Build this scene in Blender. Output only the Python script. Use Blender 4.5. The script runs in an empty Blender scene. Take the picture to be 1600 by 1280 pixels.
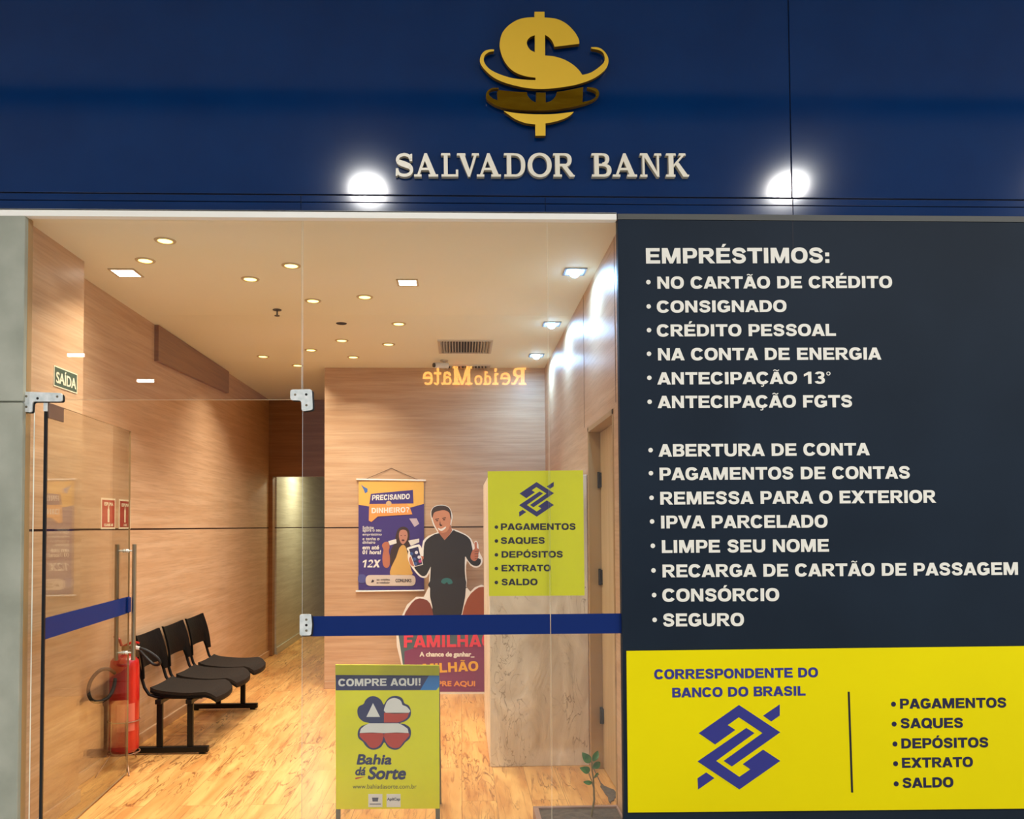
import bpy, bmesh, math, random
from mathutils import Vector, Matrix
from mathutils.geometry import tessellate_polygon
random.seed(7)
SC = bpy.context.scene
COL = SC.collection
PI = math.pi
# ------------------------------------------------------------------ camera
W, H = 1600, 1280
FPX = 1246.0; DIST = 3.8; EYE = 1.5
YAW = math.radians(1.8); PITCH = math.radians(1.9); ROLL = -0.0055
CAMP = Vector((0, -DIST, EYE))
RM = (Matrix.Rotation(-YAW, 3, 'Z') @ Matrix.Rotation(PI/2 + PITCH, 3, 'X') @ Matrix.Rotation(ROLL, 3, 'Z'))
def raw(p, ppx, ppy):
    q = RM.transposed() @ (Vector(p) - CAMP)
    return (ppx + FPX*q.x/(-q.z), ppy - FPX*q.y/(-q.z))
_a = raw((0, 1e6, EYE), 0, 0)
PPX = 720 - _a[0]; PPY = 822 - _a[1]
def project(p): return raw(p, PPX, PPY)
def ray(px, py):
    return RM @ Vector(((px-PPX)/FPX, -(py-PPY)/FPX, -1.0))
cd = bpy.data.cameras.new('camera'); cam = bpy.data.objects.new('camera', cd); COL.objects.link(cam)
cd.sensor_fit = 'HORIZONTAL'; cd.sensor_width = 36; cd.lens = FPX*36/W
cd.shift_x = -(PPX - W/2)/W; cd.shift_y = (PPY - H/2)/W
cd.clip_start = 0.05; cd.clip_end = 200
cam.matrix_world = Matrix.Translation(CAMP) @ RM.to_4x4()
SC.camera = cam

class Plane:
    """a drawing plane in the world: origin, u (right), v (up), n (towards the viewer side)"""
    def __init__(s, o, u, n):
        s.o = Vector(o); s.u = Vector(u).normalized(); s.n = Vector(n).normalized(); s.v = s.n.cross(s.u).normalized()
    def hit(s, px, py):
        d = ray(px, py); t = (s.o - CAMP).dot(s.n)/d.dot(s.n)
        return CAMP + d*t
    def uv(s, px, py):
        q = s.hit(px, py) - s.o
        return (q.dot(s.u), q.dot(s.v))
    def pt(s, u, v, h=0): return s.o + s.u*u + s.v*v + s.n*h
    def lift(s, h): return Plane(s.o + s.n*h, s.u, s.n)
def front(y): return Plane((0, y, 0), (1, 0, 0), (0, -1, 0))
def F(px, py, y=0.0): return front(y).hit(px, py)
def FZ(px, py, z): 
    d = ray(px, py); t = (z - CAMP.z)/d.z
    return CAMP + d*t

# ------------------------------------------------------------------ materials
def srgb(r, g, b):
    f = lambda c: ((c/255+0.055)/1.055)**2.4 if c/255 > 0.04045 else c/255/12.92
    return (f(r), f(g), f(b), 1)
MATS = {}
def mat(name, col=(200,200,200), rough=0.5, metal=0.0, emit=None, es=1.0, spec=0.5, coat=0.0):
    if name in MATS: return MATS[name]
    m = bpy.data.materials.new(name); m.use_nodes = True
    b = m.node_tree.nodes['Principled BSDF']
    b.inputs['Base Color'].default_value = srgb(*col)
    b.inputs['Roughness'].default_value = rough; b.inputs['Metallic'].default_value = metal
    b.inputs['Specular IOR Level'].default_value = spec
    b.inputs['Coat Weight'].default_value = coat
    if emit:
        b.inputs['Emission Color'].default_value = srgb(*emit); b.inputs['Emission Strength'].default_value = es
    MATS[name] = m
    return m
def nodes(m): return m.node_tree.nodes, m.node_tree.links, m.node_tree.nodes['Principled BSDF']
def noisy(name, c1, c2, scale=(1,1,1), nscale=5, rough=0.5, detail=6, lo=0.35, hi=0.65, bump=0.0, dist=0.0, spec=0.5, metal=0):
    m = mat(name, c1, rough, spec=spec, metal=metal); N, L, b = nodes(m)
    tc = N.new('ShaderNodeTexCoord'); mp = N.new('ShaderNodeMapping'); mp.inputs['Scale'].default_value = scale
    nz = N.new('ShaderNodeTexNoise'); nz.inputs['Scale'].default_value = nscale; nz.inputs['Detail'].default_value = detail
    nz.inputs['Distortion'].default_value = dist
    cr = N.new('ShaderNodeValToRGB'); cr.color_ramp.elements[0].position = lo; cr.color_ramp.elements[1].position = hi
    cr.color_ramp.elements[0].color = srgb(*c1); cr.color_ramp.elements[1].color = srgb(*c2)
    L.new(tc.outputs['Object'], mp.inputs[0]); L.new(mp.outputs[0], nz.inputs['Vector']); L.new(nz.outputs[0], cr.inputs[0])
    L.new(cr.outputs[0], b.inputs['Base Color'])
    if bump:
        bp = N.new('ShaderNodeBump'); bp.inputs['Strength'].default_value = bump; bp.inputs['Distance'].default_value = 0.01
        L.new(nz.outputs[0], bp.inputs['Height']); L.new(bp.outputs[0], b.inputs['Normal'])
    return m
def mixcol(N, L, fac, a, b, blend='MIX'):
    x = N.new('ShaderNodeMix'); x.data_type = 'RGBA'; x.blend_type = blend
    for s, v in ((0, fac), (6, a), (7, b)):
        if hasattr(v, 'is_output'): L.new(v, x.inputs[s])
        else: x.inputs[s].default_value = v
    return x.outputs[2]
def wood_wall(name, base, dark, light, stretch=(0.55,0.55,13), rough=0.42):
    m = mat(name, base, rough); N, L, b = nodes(m)
    tc = N.new('ShaderNodeTexCoord')
    def nz(sc, s, d, dist=0.0):
        mp = N.new('ShaderNodeMapping'); mp.inputs['Scale'].default_value = sc; L.new(tc.outputs['Object'], mp.inputs[0])
        n = N.new('ShaderNodeTexNoise'); n.inputs['Scale'].default_value = s; n.inputs['Detail'].default_value = d; n.inputs['Distortion'].default_value = dist
        L.new(mp.outputs[0], n.inputs['Vector']); return n.outputs[0]
    def ramp(src, a, c):
        r = N.new('ShaderNodeMapRange'); r.inputs[1].default_value = a; r.inputs[2].default_value = c; L.new(src, r.inputs[0]); return r.outputs[0]
    n1 = ramp(nz(stretch, 1.6, 5, 0.25), .38, .66)
    n2 = ramp(nz(tuple(s*3.2 for s in stretch), 2.2, 6), .45, .72)
    c = mixcol(N, L, n1, srgb(*base), srgb(*light))
    mu = N.new('ShaderNodeMath'); mu.operation = 'MULTIPLY'; L.new(n2, mu.inputs[0]); mu.inputs[1].default_value = 0.36
    c = mixcol(N, L, mu.outputs[0], c, srgb(*dark))
    L.new(c, b.inputs['Base Color'])
    return m
M_wallwood = wood_wall('wood_laminate', (198,158,120), (160,122,88), (212,176,140))
M_doorwood = wood_wall('door_laminate', (196,168,124), (170,140,100), (208,182,140), stretch=(9,9,0.5))
M_greenwood = wood_wall('corridor_laminate', (184,174,148), (158,146,120), (200,192,168))
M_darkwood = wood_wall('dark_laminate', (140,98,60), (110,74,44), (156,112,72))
M_groove = mat('groove', (70,42,24), 0.8)
M_concrete = noisy('concrete', (148,152,138), (178,180,166), (1,1,1), 4, 0.85, 9, .3, .7, .15)
M_ceil = noisy('ceiling_paint', (244,243,222), (248,247,230), (1,1,1), 1.2, 0.7, 3)
M_blue = noisy('fascia_blue', (0,40,90), (0,44,96), (1,1,1), 2.5, 0.07, 4, spec=0.45)
M_blue.node_tree.nodes['Principled BSDF'].inputs['Roughness'].default_value = 0.09
M_bluegap = mat('fascia_gap', (2,8,34), 0.6)
M_navy = noisy('navy_vinyl', (24,36,50), (28,41,56), (1,1,1), 1.5, 0.55, 3, spec=.16)
M_yellow = noisy('yellow_vinyl', (245,229,0), (241,224,2), (1,1,1), 1.2, 0.6, 3, spec=.12)
M_posteryel = noisy('poster_yellow', (240,236,14), (232,228,20), (1,1,1), 3, 0.5, 3)
M_white = mat('white_vinyl', (244,242,232), 0.5)
M_purpleblue = mat('violet_blue_vinyl', (46,50,140), 0.45)
M_blacktxt = mat('ink_navy', (26,26,66), 0.5)
M_blackbar = mat('ink_black', (22,22,30), 0.5)
M_letter = mat('letter_white', (238,232,214), 0.35)
M_letter_side = mat('letter_side', (196,186,164), 0.5)
M_gold = mat('gold_face', (236,192,52), 0.42, metal=0.25)
M_goldchrome = noisy('gold_mirror', (180,136,24), (206,164,40), (1,1,6), 6, 0.16, 4, metal=1.0)
M_goldside = mat('gold_edge', (150,104,14), 0.3, metal=0.6)
M_channel = mat('white_channel', (252,250,242), 0.5)
M_chrome = noisy('brushed_steel', (216,226,226), (244,248,248), (1,1,1), 40, 0.38, 4, metal=0.25)
M_steel = noisy('satin_steel', (150,142,124), (176,168,150), (30,30,1), 6, 0.3, 3, metal=0.9)
M_blackp = mat('black_plastic', (14,14,15), 0.42)
M_rubber = mat('black_rubber', (10,10,12), 0.6)
M_seal = mat('black_seal', (8,10,14), 0.4)
M_stripe = mat('stripe_blue', (0,38,108), 0.5, spec=.25)
M_red = noisy('extinguisher_red', (168,12,10), (190,26,18), (1,1,1), 9, 0.3, 5, bump=0.15)
M_red.node_tree.nodes['Principled BSDF'].inputs['Coat Weight'].default_value = .4
M_redsign = mat('sign_red', (178,30,24), 0.5)
M_green = mat('exit_green', (66,84,66), 0.5)
M_cream = mat('sign_cream', (240,228,196), 0.5)
M_chair = noisy('chair_plastic', (7,6,6), (12,11,10), (1,1,1), 60, 0.5, 3, bump=.2, spec=.14)
M_seat = noisy('seat_fabric', (28,21,16), (40,31,24), (1,1,1), 120, 0.9, 3, bump=.3, spec=.2)
M_chairmetal = mat('chair_frame_black', (6,6,7), 0.4, spec=.3)
M_grey = mat('sign_frame_grey', (110,110,100), 0.5, metal=.3)
M_soil = noisy('soil_dark', (72,60,50), (96,82,68), (1,1,1), 30, 0.9, 8, bump=.5)
M_pot = noisy('planter_pinkish', (150,116,98), (164,130,112), (1,1,1), 8, 0.6, 4)
M_leaf = noisy('leaf_green', (52,96,38), (88,140,62), (1,1,1), 25, 0.4, 4)
M_stem = mat('stem_brown', (128,110,70), 0.7)
M_dry = noisy('dry_leaf', (104,92,78), (84,74,62), (1,1,1), 60, 0.9, 4)
M_jamb = mat('jamb_wood', (176,142,96), 0.5)
M_lens_warm = mat('downlight_lens', (255,240,190), 0.4, emit=(255,222,120), es=4.5)
M_lens_sq = mat('panel_lens', (255,255,250), 0.4, emit=(255,246,228), es=7)
M_lens_cool = mat('cool_lens', (230,245,255), 0.4, emit=(140,200,255), es=44)
M_ring = mat('lamp_ring', (206,186,148), 0.45)
M_vent = mat('vent_white', (206,196,180), 0.5)
M_ventdark = mat('vent_dark', (44,36,30), 0.8)

# thin clear glass: transparent with a Schlick mirror, same from both sides
def glass_mat(name, tint, f0=0.06, k=0.9, edge=None):
    m = bpy.data.materials.new(name); m.use_nodes = True; N = m.node_tree.nodes; L = m.node_tree.links
    N.remove(N['Principled BSDF']); out = N['Material Output']
    lw = N.new('ShaderNodeLayerWeight'); lw.inputs['Blend'].default_value = 0.5
    p = N.new('ShaderNodeMath'); p.operation = 'POWER'; p.inputs[1].default_value = 5; L.new(lw.outputs['Facing'], p.inputs[0])
    q = N.new('ShaderNodeMath'); q.operation = 'MULTIPLY_ADD'; q.inputs[1].default_value = k; q.inputs[2].default_value = f0; L.new(p.outputs[0], q.inputs[0])
    t = N.new('ShaderNodeBsdfTransparent'); t.inputs[0].default_value = tint
    g = N.new('ShaderNodeBsdfGlossy'); g.inputs['Roughness'].default_value = 0.0
    x = N.new('ShaderNodeMixShader'); L.new(q.outputs[0], x.inputs[0]); L.new(t.outputs[0], x.inputs[1]); L.new(g.outputs[0], x.inputs[2])
    L.new(x.outputs[0], out.inputs[0]); MATS[name] = m
    return m
M_glass = glass_mat('clear_glass', (0.985, 0.99, 0.985, 1))
M_glassdoor = glass_mat('door_glass', (0.93, 0.935, 0.90, 1))
M_glassedge = mat('glass_edge', (238,246,238), 0.4)

# marble
def marble():
    m = mat('marble_beige', (206,192,164), 0.4); N, L, b = nodes(m)
    tc = N.new('ShaderNodeTexCoord'); mp = N.new('ShaderNodeMapping'); mp.inputs['Rotation'].default_value = (0, 0.6, 0); mp.inputs['Scale'].default_value = (2.4, 1.5, 1.0)
    L.new(tc.outputs['Object'], mp.inputs[0])
    n1 = N.new('ShaderNodeTexNoise'); n1.inputs['Scale'].default_value = 2.2; n1.inputs['Detail'].default_value = 9; n1.inputs['Distortion'].default_value = 1.3
    L.new(mp.outputs[0], n1.inputs['Vector'])
    cr = N.new('ShaderNodeValToRGB'); e = cr.color_ramp.elements
    e[0].position = .3; e[0].color = srgb(204,188,166); e[1].position = .7; e[1].color = srgb(244,234,216)
    L.new(n1.outputs[0], cr.inputs[0])
    n2 = N.new('ShaderNodeTexNoise'); n2.inputs['Scale'].default_value = 3.4; n2.inputs['Detail'].default_value = 7; n2.inputs['Distortion'].default_value = 2.2
    L.new(mp.outputs[0], n2.inputs['Vector'])
    s = N.new('ShaderNodeMath'); s.operation = 'SUBTRACT'; s.inputs[1].default_value = .5; L.new(n2.outputs[0], s.inputs[0])
    a = N.new('ShaderNodeMath'); a.operation = 'ABSOLUTE'; L.new(s.outputs[0], a.inputs[0])
    r = N.new('ShaderNodeMapRange'); r.inputs[1].default_value = 0; r.inputs[2].default_value = .016; r.inputs[3].default_value = .75; r.inputs[4].default_value = 0
    L.new(a.outputs[0], r.inputs[0])
    n3 = N.new('ShaderNodeTexNoise'); n3.inputs['Scale'].default_value = 1.7; L.new(mp.outputs[0], n3.inputs['Vector'])
    r3 = N.new('ShaderNodeMapRange'); r3.inputs[1].default_value = .5; r3.inputs[2].default_value = .62; L.new(n3.outputs[0], r3.inputs[0])
    mu = N.new('ShaderNodeMath'); mu.operation = 'MULTIPLY'; L.new(r.outputs[0], mu.inputs[0]); L.new(r3.outputs[0], mu.inputs[1])
    L.new(mixcol(N, L, mu.outputs[0], cr.outputs[0], srgb(128,108,82)), b.inputs['Base Color'])
    bp = N.new('ShaderNodeBump'); bp.inputs['Strength'].default_value = .7; bp.inputs['Distance'].default_value = .02; L.new(n1.outputs[0], bp.inputs['Height']); L.new(bp.outputs[0], b.inputs['Normal'])
    return m
M_marble = marble()

# rustic plank floor, boards run away from the shop front
def plank_floor():
    m = mat('plank_floor', (220,150,80), 0.3); N, L, b = nodes(m)
    tc = N.new('ShaderNodeTexCoord')
    mp = N.new('ShaderNodeMapping'); mp.inputs['Rotation'].default_value = (0, 0, PI/2); L.new(tc.outputs['Object'], mp.inputs[0])
    br = N.new('ShaderNodeTexBrick'); br.inputs['Scale'].default_value = 1; br.inputs['Brick Width'].default_value = 1.2; br.inputs['Row Height'].default_value = 0.19
    br.inputs['Mortar Size'].default_value = 0.0016; br.inputs['Color1'].default_value = (0,0,0,1); br.inputs['Color2'].default_value = (1,1,1,1); br.inputs['Mortar'].default_value = (.5,.5,.5,1)
    L.new(mp.outputs[0], br.inputs[0])
    off = N.new('ShaderNodeVectorMath'); off.operation = 'MULTIPLY_ADD'; off.inputs[1].default_value = (3.1, 7.3, 0); L.new(br.outputs[0], off.inputs[0]); L.new(tc.outputs['Object'], off.inputs[2])
    def nz(sc, s, d, dist):
        q = N.new('ShaderNodeMapping'); q.inputs['Scale'].default_value = sc; L.new(off.outputs[0], q.inputs[0])
        n = N.new('ShaderNodeTexNoise'); n.inputs['Scale'].default_value = s; n.inputs['Detail'].default_value = d; n.inputs['Distortion'].default_value = dist
        L.new(q.outputs[0], n.inputs['Vector']); return n.outputs[0]
    def rng(src, a, c, d=0, e=1):
        r = N.new('ShaderNodeMapRange'); r.inputs[1].default_value = a; r.inputs[2].default_value = c; r.inputs[3].default_value = d; r.inputs[4].default_value = e; L.new(src, r.inputs[0]); return r.outputs[0]
    g = rng(nz((7, 1.0, 1), 1.5, 6, .6), .35, .68)
    c = mixcol(N, L, g, srgb(240,188,112), srgb(206,144,78))
    c = mixcol(N, L, rng(br.outputs[0], 0, 1, 0, .22), c, srgb(196,126,66))
    s = N.new('ShaderNodeMath'); s.operation = 'SUBTRACT'; s.inputs[1].default_value = .5; L.new(nz((6.5, .75, 1), 2.3, 6, 1.3), s.inputs[0])
    a = N.new('ShaderNodeMath'); a.operation = 'ABSOLUTE'; L.new(s.outputs[0], a.inputs[0])
    vein = rng(a.outputs[0], 0, .022, .9, 0)
    gate = rng(nz((2.6, .9, 1), 1.3, 3, 0), .44, .54)
    mu = N.new('ShaderNodeMath'); mu.operation = 'MULTIPLY'; L.new(vein, mu.inputs[0]); L.new(gate, mu.inputs[1])
    c = mixcol(N, L, mu.outputs[0], c, srgb(112,60,24))
    d = rng(nz((14, 1.1, 1), 2.1, 6, 1.4), .56, .70, 0, .6)
    c = mixcol(N, L, d, c, srgb(150,86,38))
    c = mixcol(N, L, rng(br.outputs['Fac'], 0, 1, 0, .6), c, srgb(120,70,34))
    L.new(c, b.inputs['Base Color'])
    return m
M_floor = plank_floor()

# ------------------------------------------------------------------ mesh helpers
class MB:
    def __init__(s): s.v = []; s.f = []; s.m = []
    def quad(s, ids, m=0): s.f.append(tuple(ids)); s.m.append(m)
    def add(s, vs, fs, m=0):
        b = len(s.v); s.v += [Vector(p) for p in vs]
        for f in fs: s.f.append(tuple(b+i for i in f)); s.m.append(m)
        return s
    def box(s, a, b, m=0):
        (x0,y0,z0),(x1,y1,z1) = a, b
        x0,x1 = min(x0,x1),max(x0,x1); y0,y1 = min(y0,y1),max(y0,y1); z0,z1 = min(z0,z1),max(z0,z1)
        return s.add([(x0,y0,z0),(x1,y0,z0),(x1,y1,z0),(x0,y1,z0),(x0,y0,z1),(x1,y0,z1),(x1,y1,z1),(x0,y1,z1)],
              [(0,3,2,1),(4,5,6,7),(0,1,5,4),(1,2,6,5),(2,3,7,6),(3,0,4,7)], m)
    def cyl(s, a, b, r, r2=None, n=20, m=0, cap=True):
        a = Vector(a); b = Vector(b); d = (b-a).normalized(); r2 = r if r2 is None else r2
        u = d.orthogonal().normalized(); w = d.cross(u)
        vs = [a + (u*math.cos(t)+w*math.sin(t))*r for t in [2*PI*i/n for i in range(n)]] + [b + (u*math.cos(t)+w*math.sin(t))*r2 for t in [2*PI*i/n for i in range(n)]]
        fs = [(i,(i+1)%n,n+(i+1)%n,n+i) for i in range(n)]
        if cap: fs += [tuple(range(n-1,-1,-1)), tuple(range(n,2*n))]
        return s.add(vs, fs, m)
    def tube(s, pts, r, n=10, m=0, closed=False):
        P = [Vector(p) for p in pts]; k = len(P); rings = []
        up = None
        for i in range(k):
            if closed: d = (P[(i+1)%k]-P[i-1]).normalized()
            else: d = (P[min(i+1,k-1)]-P[max(i-1,0)]).normalized()
            if up is None: up = d.orthogonal().normalized()
            up = (up - d*up.dot(d)).normalized(); w = d.cross(up)
            rr = r[i] if isinstance(r, (list, tuple)) else r
            rings.append([P[i] + (up*math.cos(t)+w*math.sin(t))*rr for t in [2*PI*j/n for j in range(n)]])
        vs = [p for q in rings for p in q]; fs = []
        for i in range(k if closed else k-1):
            a = i*n; b = ((i+1)%k)*n
            fs += [(a+j, a+(j+1)%n, b+(j+1)%n, b+j) for j in range(n)]
        if not closed: fs += [tuple(range(n-1,-1,-1)), tuple((k-1)*n+j for j in range(n))]
        return s.add(vs, fs, m)
    def lathe(s, c, prof, n=32, m=0):
        c = Vector(c); vs = []; fs = []; k = len(prof)
        for r, z in prof:
            vs += [c + Vector((r*math.cos(2*PI*j/n), r*math.sin(2*PI*j/n), z)) for j in range(n)]
        for i in range(k-1):
            fs += [(i*n+j, i*n+(j+1)%n, (i+1)*n+(j+1)%n, (i+1)*n+j) for j in range(n)]
        return s.add(vs, fs, m)
    def prism(s, pl, loops, h0, h1, m=0, ms=None):
        """loops: outer [+holes] in plane (u,v); solid between heights h0..h1 along the plane normal"""
        if not isinstance(loops[0][0], (tuple, list, Vector)): loops = [loops]
        ms = m if ms is None else ms
        flat = [p for l in loops for p in l]; n = len(flat)
        tr = tessellate_polygon([[Vector((p[0], p[1], 0)) for p in l] for l in loops])
        b = len(s.v)
        s.v += [pl.pt(p[0], p[1], h1) for p in flat] + [pl.pt(p[0], p[1], h0) for p in flat]
        for t in tr:
            a0, a1, a2 = [flat[i] for i in t]
            ar = (a1[0]-a0[0])*(a2[1]-a0[1]) - (a2[0]-a0[0])*(a1[1]-a0[1])
            if abs(ar) < 1e-14: continue
            t = t if ar > 0 else (t[0], t[2], t[1])
            s.f.append(tuple(b+i for i in t)); s.m.append(m)
            s.f.append(tuple(b+n+i for i in reversed(t))); s.m.append(ms)
        k = 0
        for li, l in enumerate(loops):
            q = len(l); A = sum(l[i][0]*l[(i+1)%q][1]-l[(i+1)%q][0]*l[i][1] for i in range(q))
            ccw = (A > 0) == (li == 0)
            for i in range(q):
                a, c = b+k+i, b+k+(i+1)%q
                f = (a, a+n, c+n, c) if ccw else (a, c, c+n, a+n)
                s.f.append(f); s.m.append(ms)
            k += q
        return s
    def build(s, name, mats, parent=None, smooth=False, bevel=0, seg=2):
        me = bpy.data.meshes.new(name); me.from_pydata([tuple(v) for v in s.v], [], s.f); me.validate(verbose=False)
        mats = mats if isinstance(mats, (list, tuple)) else [mats]
        for m in mats: me.materials.append(m)
        if len(me.polygons) == len(s.m):
            for p, k in zip(me.polygons, s.m): p.material_index = k
        if smooth:
            me.shade_smooth()
            me.set_sharp_from_angle(angle=math.radians(38))
        o = bpy.data.objects.new(name, me); COL.objects.link(o)
        if bevel:
            bv = o.modifiers.new('bevel', 'BEVEL'); bv.width = bevel; bv.segments = seg; bv.limit_method = 'ANGLE'; bv.angle_limit = math.radians(40)
        if parent: attach(o, parent)
        return o
def attach(o, p):
    o.parent = p      # every mesh stands at the world origin, so only an Empty's place is undone
    o.matrix_parent_inverse = Matrix.Translation(p.location).inverted() if p.type == 'EMPTY' else Matrix.Identity(4)
def tag(o, label, cat, group=None):
    o['label'] = label; o['category'] = cat
    if group: o['group'] = group
    return o
def thing(name, label, cat, loc=(0,0,0), group=None):
    o = bpy.data.objects.new(name, None); COL.objects.link(o); o.location = loc; o.empty_display_size = .1
    return tag(o, label, cat, group)
def struct(o): o['kind'] = 'structure'; return o
def copy_tree(o, parent=None):
    c = o.copy(); COL.objects.link(c)
    if parent: c.parent = parent
    for ch in list(o.children): copy_tree(ch, c)
    return c
def pxpoly(pl, pts, f=lambda p: p): return [pl.uv(*f(p)) for p in pts]
def smooth_loop(pts, k=4, closed=True):
    n = len(pts); out = []
    for i in range(n if closed else n-1):
        g = (lambda j: pts[j % n]) if closed else (lambda j: pts[max(0, min(n-1, j))])
        p0, p1, p2, p3 = g(i-1), g(i), g(i+1), g(i+2)
        for t in [j/k for j in range(k)]:
            out.append(tuple(.5*((2*p1[d]) + (-p0[d]+p2[d])*t + (2*p0[d]-5*p1[d]+4*p2[d]-p3[d])*t*t + (-p0[d]+3*p1[d]-3*p2[d]+p3[d])*t**3) for d in (0,1)))
    if not closed: out.append(tuple(pts[-1]))
    return out

def smooth3(pts, k=4):
    a = smooth_loop([(p[0], p[1]) for p in pts], k, False); b = smooth_loop([(p[2], 0) for p in pts], k, False)
    return [(x, y, z[0]) for (x, y), z in zip(a, b)]
# ------------------------------------------------------------------ lettering
def ring(cx, cy, rx, ry, tx, ty, a0=0, a1=360, e=2.35, n=20):
    def pt(a, x, y):
        c, s_ = math.cos(a), math.sin(a)
        return (cx + x*math.copysign(abs(c)**(2/e), c), cy + y*math.copysign(abs(s_)**(2/e), s_))
    if a1-a0 > 200:
        m_ = (a0+a1)/2
        return ring(cx,cy,rx,ry,tx,ty,a0,m_,e,n) + ring(cx,cy,rx,ry,tx,ty,m_,a1,e,n)
    A = [math.radians(a0+(a1-a0)*i/n) for i in range(n+1)]
    return [[pt(a, rx, ry) for a in A] + [pt(a, rx-tx, ry-ty) for a in reversed(A)]]
def stroke(pts, w, k=5, smooth=True):
    P = smooth_loop(pts, k, False) if smooth else pts
    L, R = [], []
    n = len(P)
    for i in range(n):
        a, b = P[max(i-1,0)], P[min(i+1,n-1)]
        dx, dy = b[0]-a[0], b[1]-a[1]; l = math.hypot(dx, dy) or 1
        ww = w(i/(n-1)) if callable(w) else w
        L.append((P[i][0]-dy/l*ww/2, P[i][1]+dx/l*ww/2)); R.append((P[i][0]+dy/l*ww/2, P[i][1]-dx/l*ww/2))
    return [[L[i], L[i+1], R[i+1], R[i]] for i in range(n-1)]
def rc(x0, y0, x1, y1): return [(x0,y0),(x1,y0),(x1,y1),(x0,y1)]
T_, U_ = .27, .205     # heavy stem and bar
def glyphs():
    G = {}
    A = [[(0,0),(.29,0),(.66,1),(.37,1)], [(1.06,0),(.77,0),(.40,1),(.69,1)], rc(.26,.17,.80,.36)]
    G['A'] = (1.06, A)
    G['B'] = (.98, [rc(.06,0,.33,1), rc(.3,.81,.62,1), rc(.3,.415,.64,.59), rc(.3,0,.64,.2)] + ring(.60,.755,.32,.245,.23,.17,-90,90) + ring(.62,.295,.34,.295,.25,.2,-90,90))
    C = ring(.52,.5,.50,.52,.27,.235,31,329)
    G['C'] = (1.04, C)
    G['Ç'] = (1.04, C + stroke([(.52,0),(.58,-.10),(.50,-.18),(.38,-.17)], .08))
    G['D'] = (1.08, [rc(.06,0,.33,1), rc(.3,.79,.5,1), rc(.3,0,.5,.21)] + ring(.48,.5,.54,.5,.27,.21,-90,90))
    E = [rc(.06,0,.33,1), rc(.3,.79,.92,1), rc(.3,.41,.86,.6), rc(.3,0,.94,.21)]
    G['E'] = (.98, E)
    G['F'] = (.90, [rc(.06,0,.33,1), rc(.3,.79,.88,1), rc(.3,.39,.78,.59)])
    G['G'] = (1.10, ring(.54,.5,.50,.52,.27,.235,33,330) + [rc(.56,.36,1.03,.55), rc(.80,.12,1.03,.5)])
    G['H'] = (1.08, [rc(.06,0,.33,1), rc(.73,0,1.0,1), rc(.3,.39,.76,.61)])
    G['I'] = (.42, [rc(.07,0,.34,1)])
    G['J'] = (.86, [rc(.52,.3,.80,1)] + ring(.42,.32,.38,.34,.26,.22,180,360))
    G['K'] = (1.10, [rc(.06,0,.33,1), [(.33,.34),(.33,.62),(.70,1),(1.04,1)], [(.44,.62),(.63,.74),(1.10,0),(.77,0)]])
    G['L'] = (.90, [rc(.06,0,.33,1), rc(.3,0,.88,.215)])
    G['M'] = (1.30, [rc(.06,0,.31,1), rc(.97,0,1.22,1), [(.06,1),(.42,1),(.74,0),(.54,0)], [(1.22,1),(.86,1),(.54,0),(.74,0)]])
    G['N'] = (1.08, [rc(.06,0,.31,1), rc(.75,0,1.0,1), [(.06,1),(.32,1),(1.0,0),(.74,0)]])
    O = ring(.55,.5,.52,.52,.27,.225)
    G['O'] = (1.10, O)
    G['Q'] = (1.10, O + [[(.58,.26),(.74,.36),(1.08,.04),(.95,-.10)]])
    G['P'] = (.98, [rc(.06,0,.33,1), rc(.3,.81,.62,1), rc(.3,.33,.62,.52)] + ring(.58,.665,.37,.335,.26,.19,-90,90))
    G['R'] = (1.08, [rc(.06,0,.33,1), rc(.3,.81,.66,1), rc(.3,.40,.66,.58)] + ring(.62,.70,.37,.30,.26,.185,-90,90) + [[(.44,.42),(.70,.44),(1.08,0),(.76,0)]])
    G['S'] = (.98, stroke([(.83,.69),(.72,.85),(.49,.905),(.26,.85),(.19,.715),(.28,.59),(.49,.525),(.71,.45),(.80,.30),(.72,.15),(.49,.095),(.25,.15),(.15,.32)], lambda t: .235 if .3 < t < .72 else .225))
    G['T'] = (.98, [rc(.02,.785,.96,1), rc(.355,0,.625,.9)])
    G['U'] = (1.08, [rc(.06,.36,.33,1), rc(.75,.36,1.02,1)] + ring(.54,.40,.48,.42,.27,.21,180,360))
    G['V'] = (1.06, [[(0,1),(.29,1),(.66,0),(.39,0)], [(1.06,1),(.77,1),(.40,0),(.67,0)]])
    G['X'] = (1.08, [[(0,1),(.34,1),(1.08,0),(.74,0)], [(1.08,1),(.74,1),(0,0),(.34,0)]])
    G['Z'] = (.96, [rc(.04,.79,.92,1), rc(.02,0,.94,.21), [(.04,.15),(.36,.2),(.92,.85),(.6,.8)]])
    tl = stroke([(-.22,1.10),(-.10,1.17),(.08,1.09),(.22,1.17)], .075)
    sh = lambda ps, x: [[(p[0]+x, p[1]) for p in q] for q in ps]
    ac = [[(-.10,1.06),(.04,1.06),(.20,1.26),(-.02,1.26)]]
    G['Ã'] = (1.06, A + sh(tl, .53)); G['Õ'] = (1.10, O + sh(tl, .55)); G['É'] = (.98, E + sh(ac, .5)); G['Ó'] = (1.10, O + sh(ac, .56)); G['Í'] = (.42, G['I'][1] + sh(ac, .2))
    G['1'] = (.84, [rc(.36,0,.62,1), [(.04,.60),(.04,.80),(.42,1),(.5,.82)]])
    G['2'] = (.90, ring(.44,.68,.38,.33,.24,.2,-20,170) + [rc(.06,0,.84,.2), [(.06,.1),(.3,.2),(.80,.6),(.58,.52)]])
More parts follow.
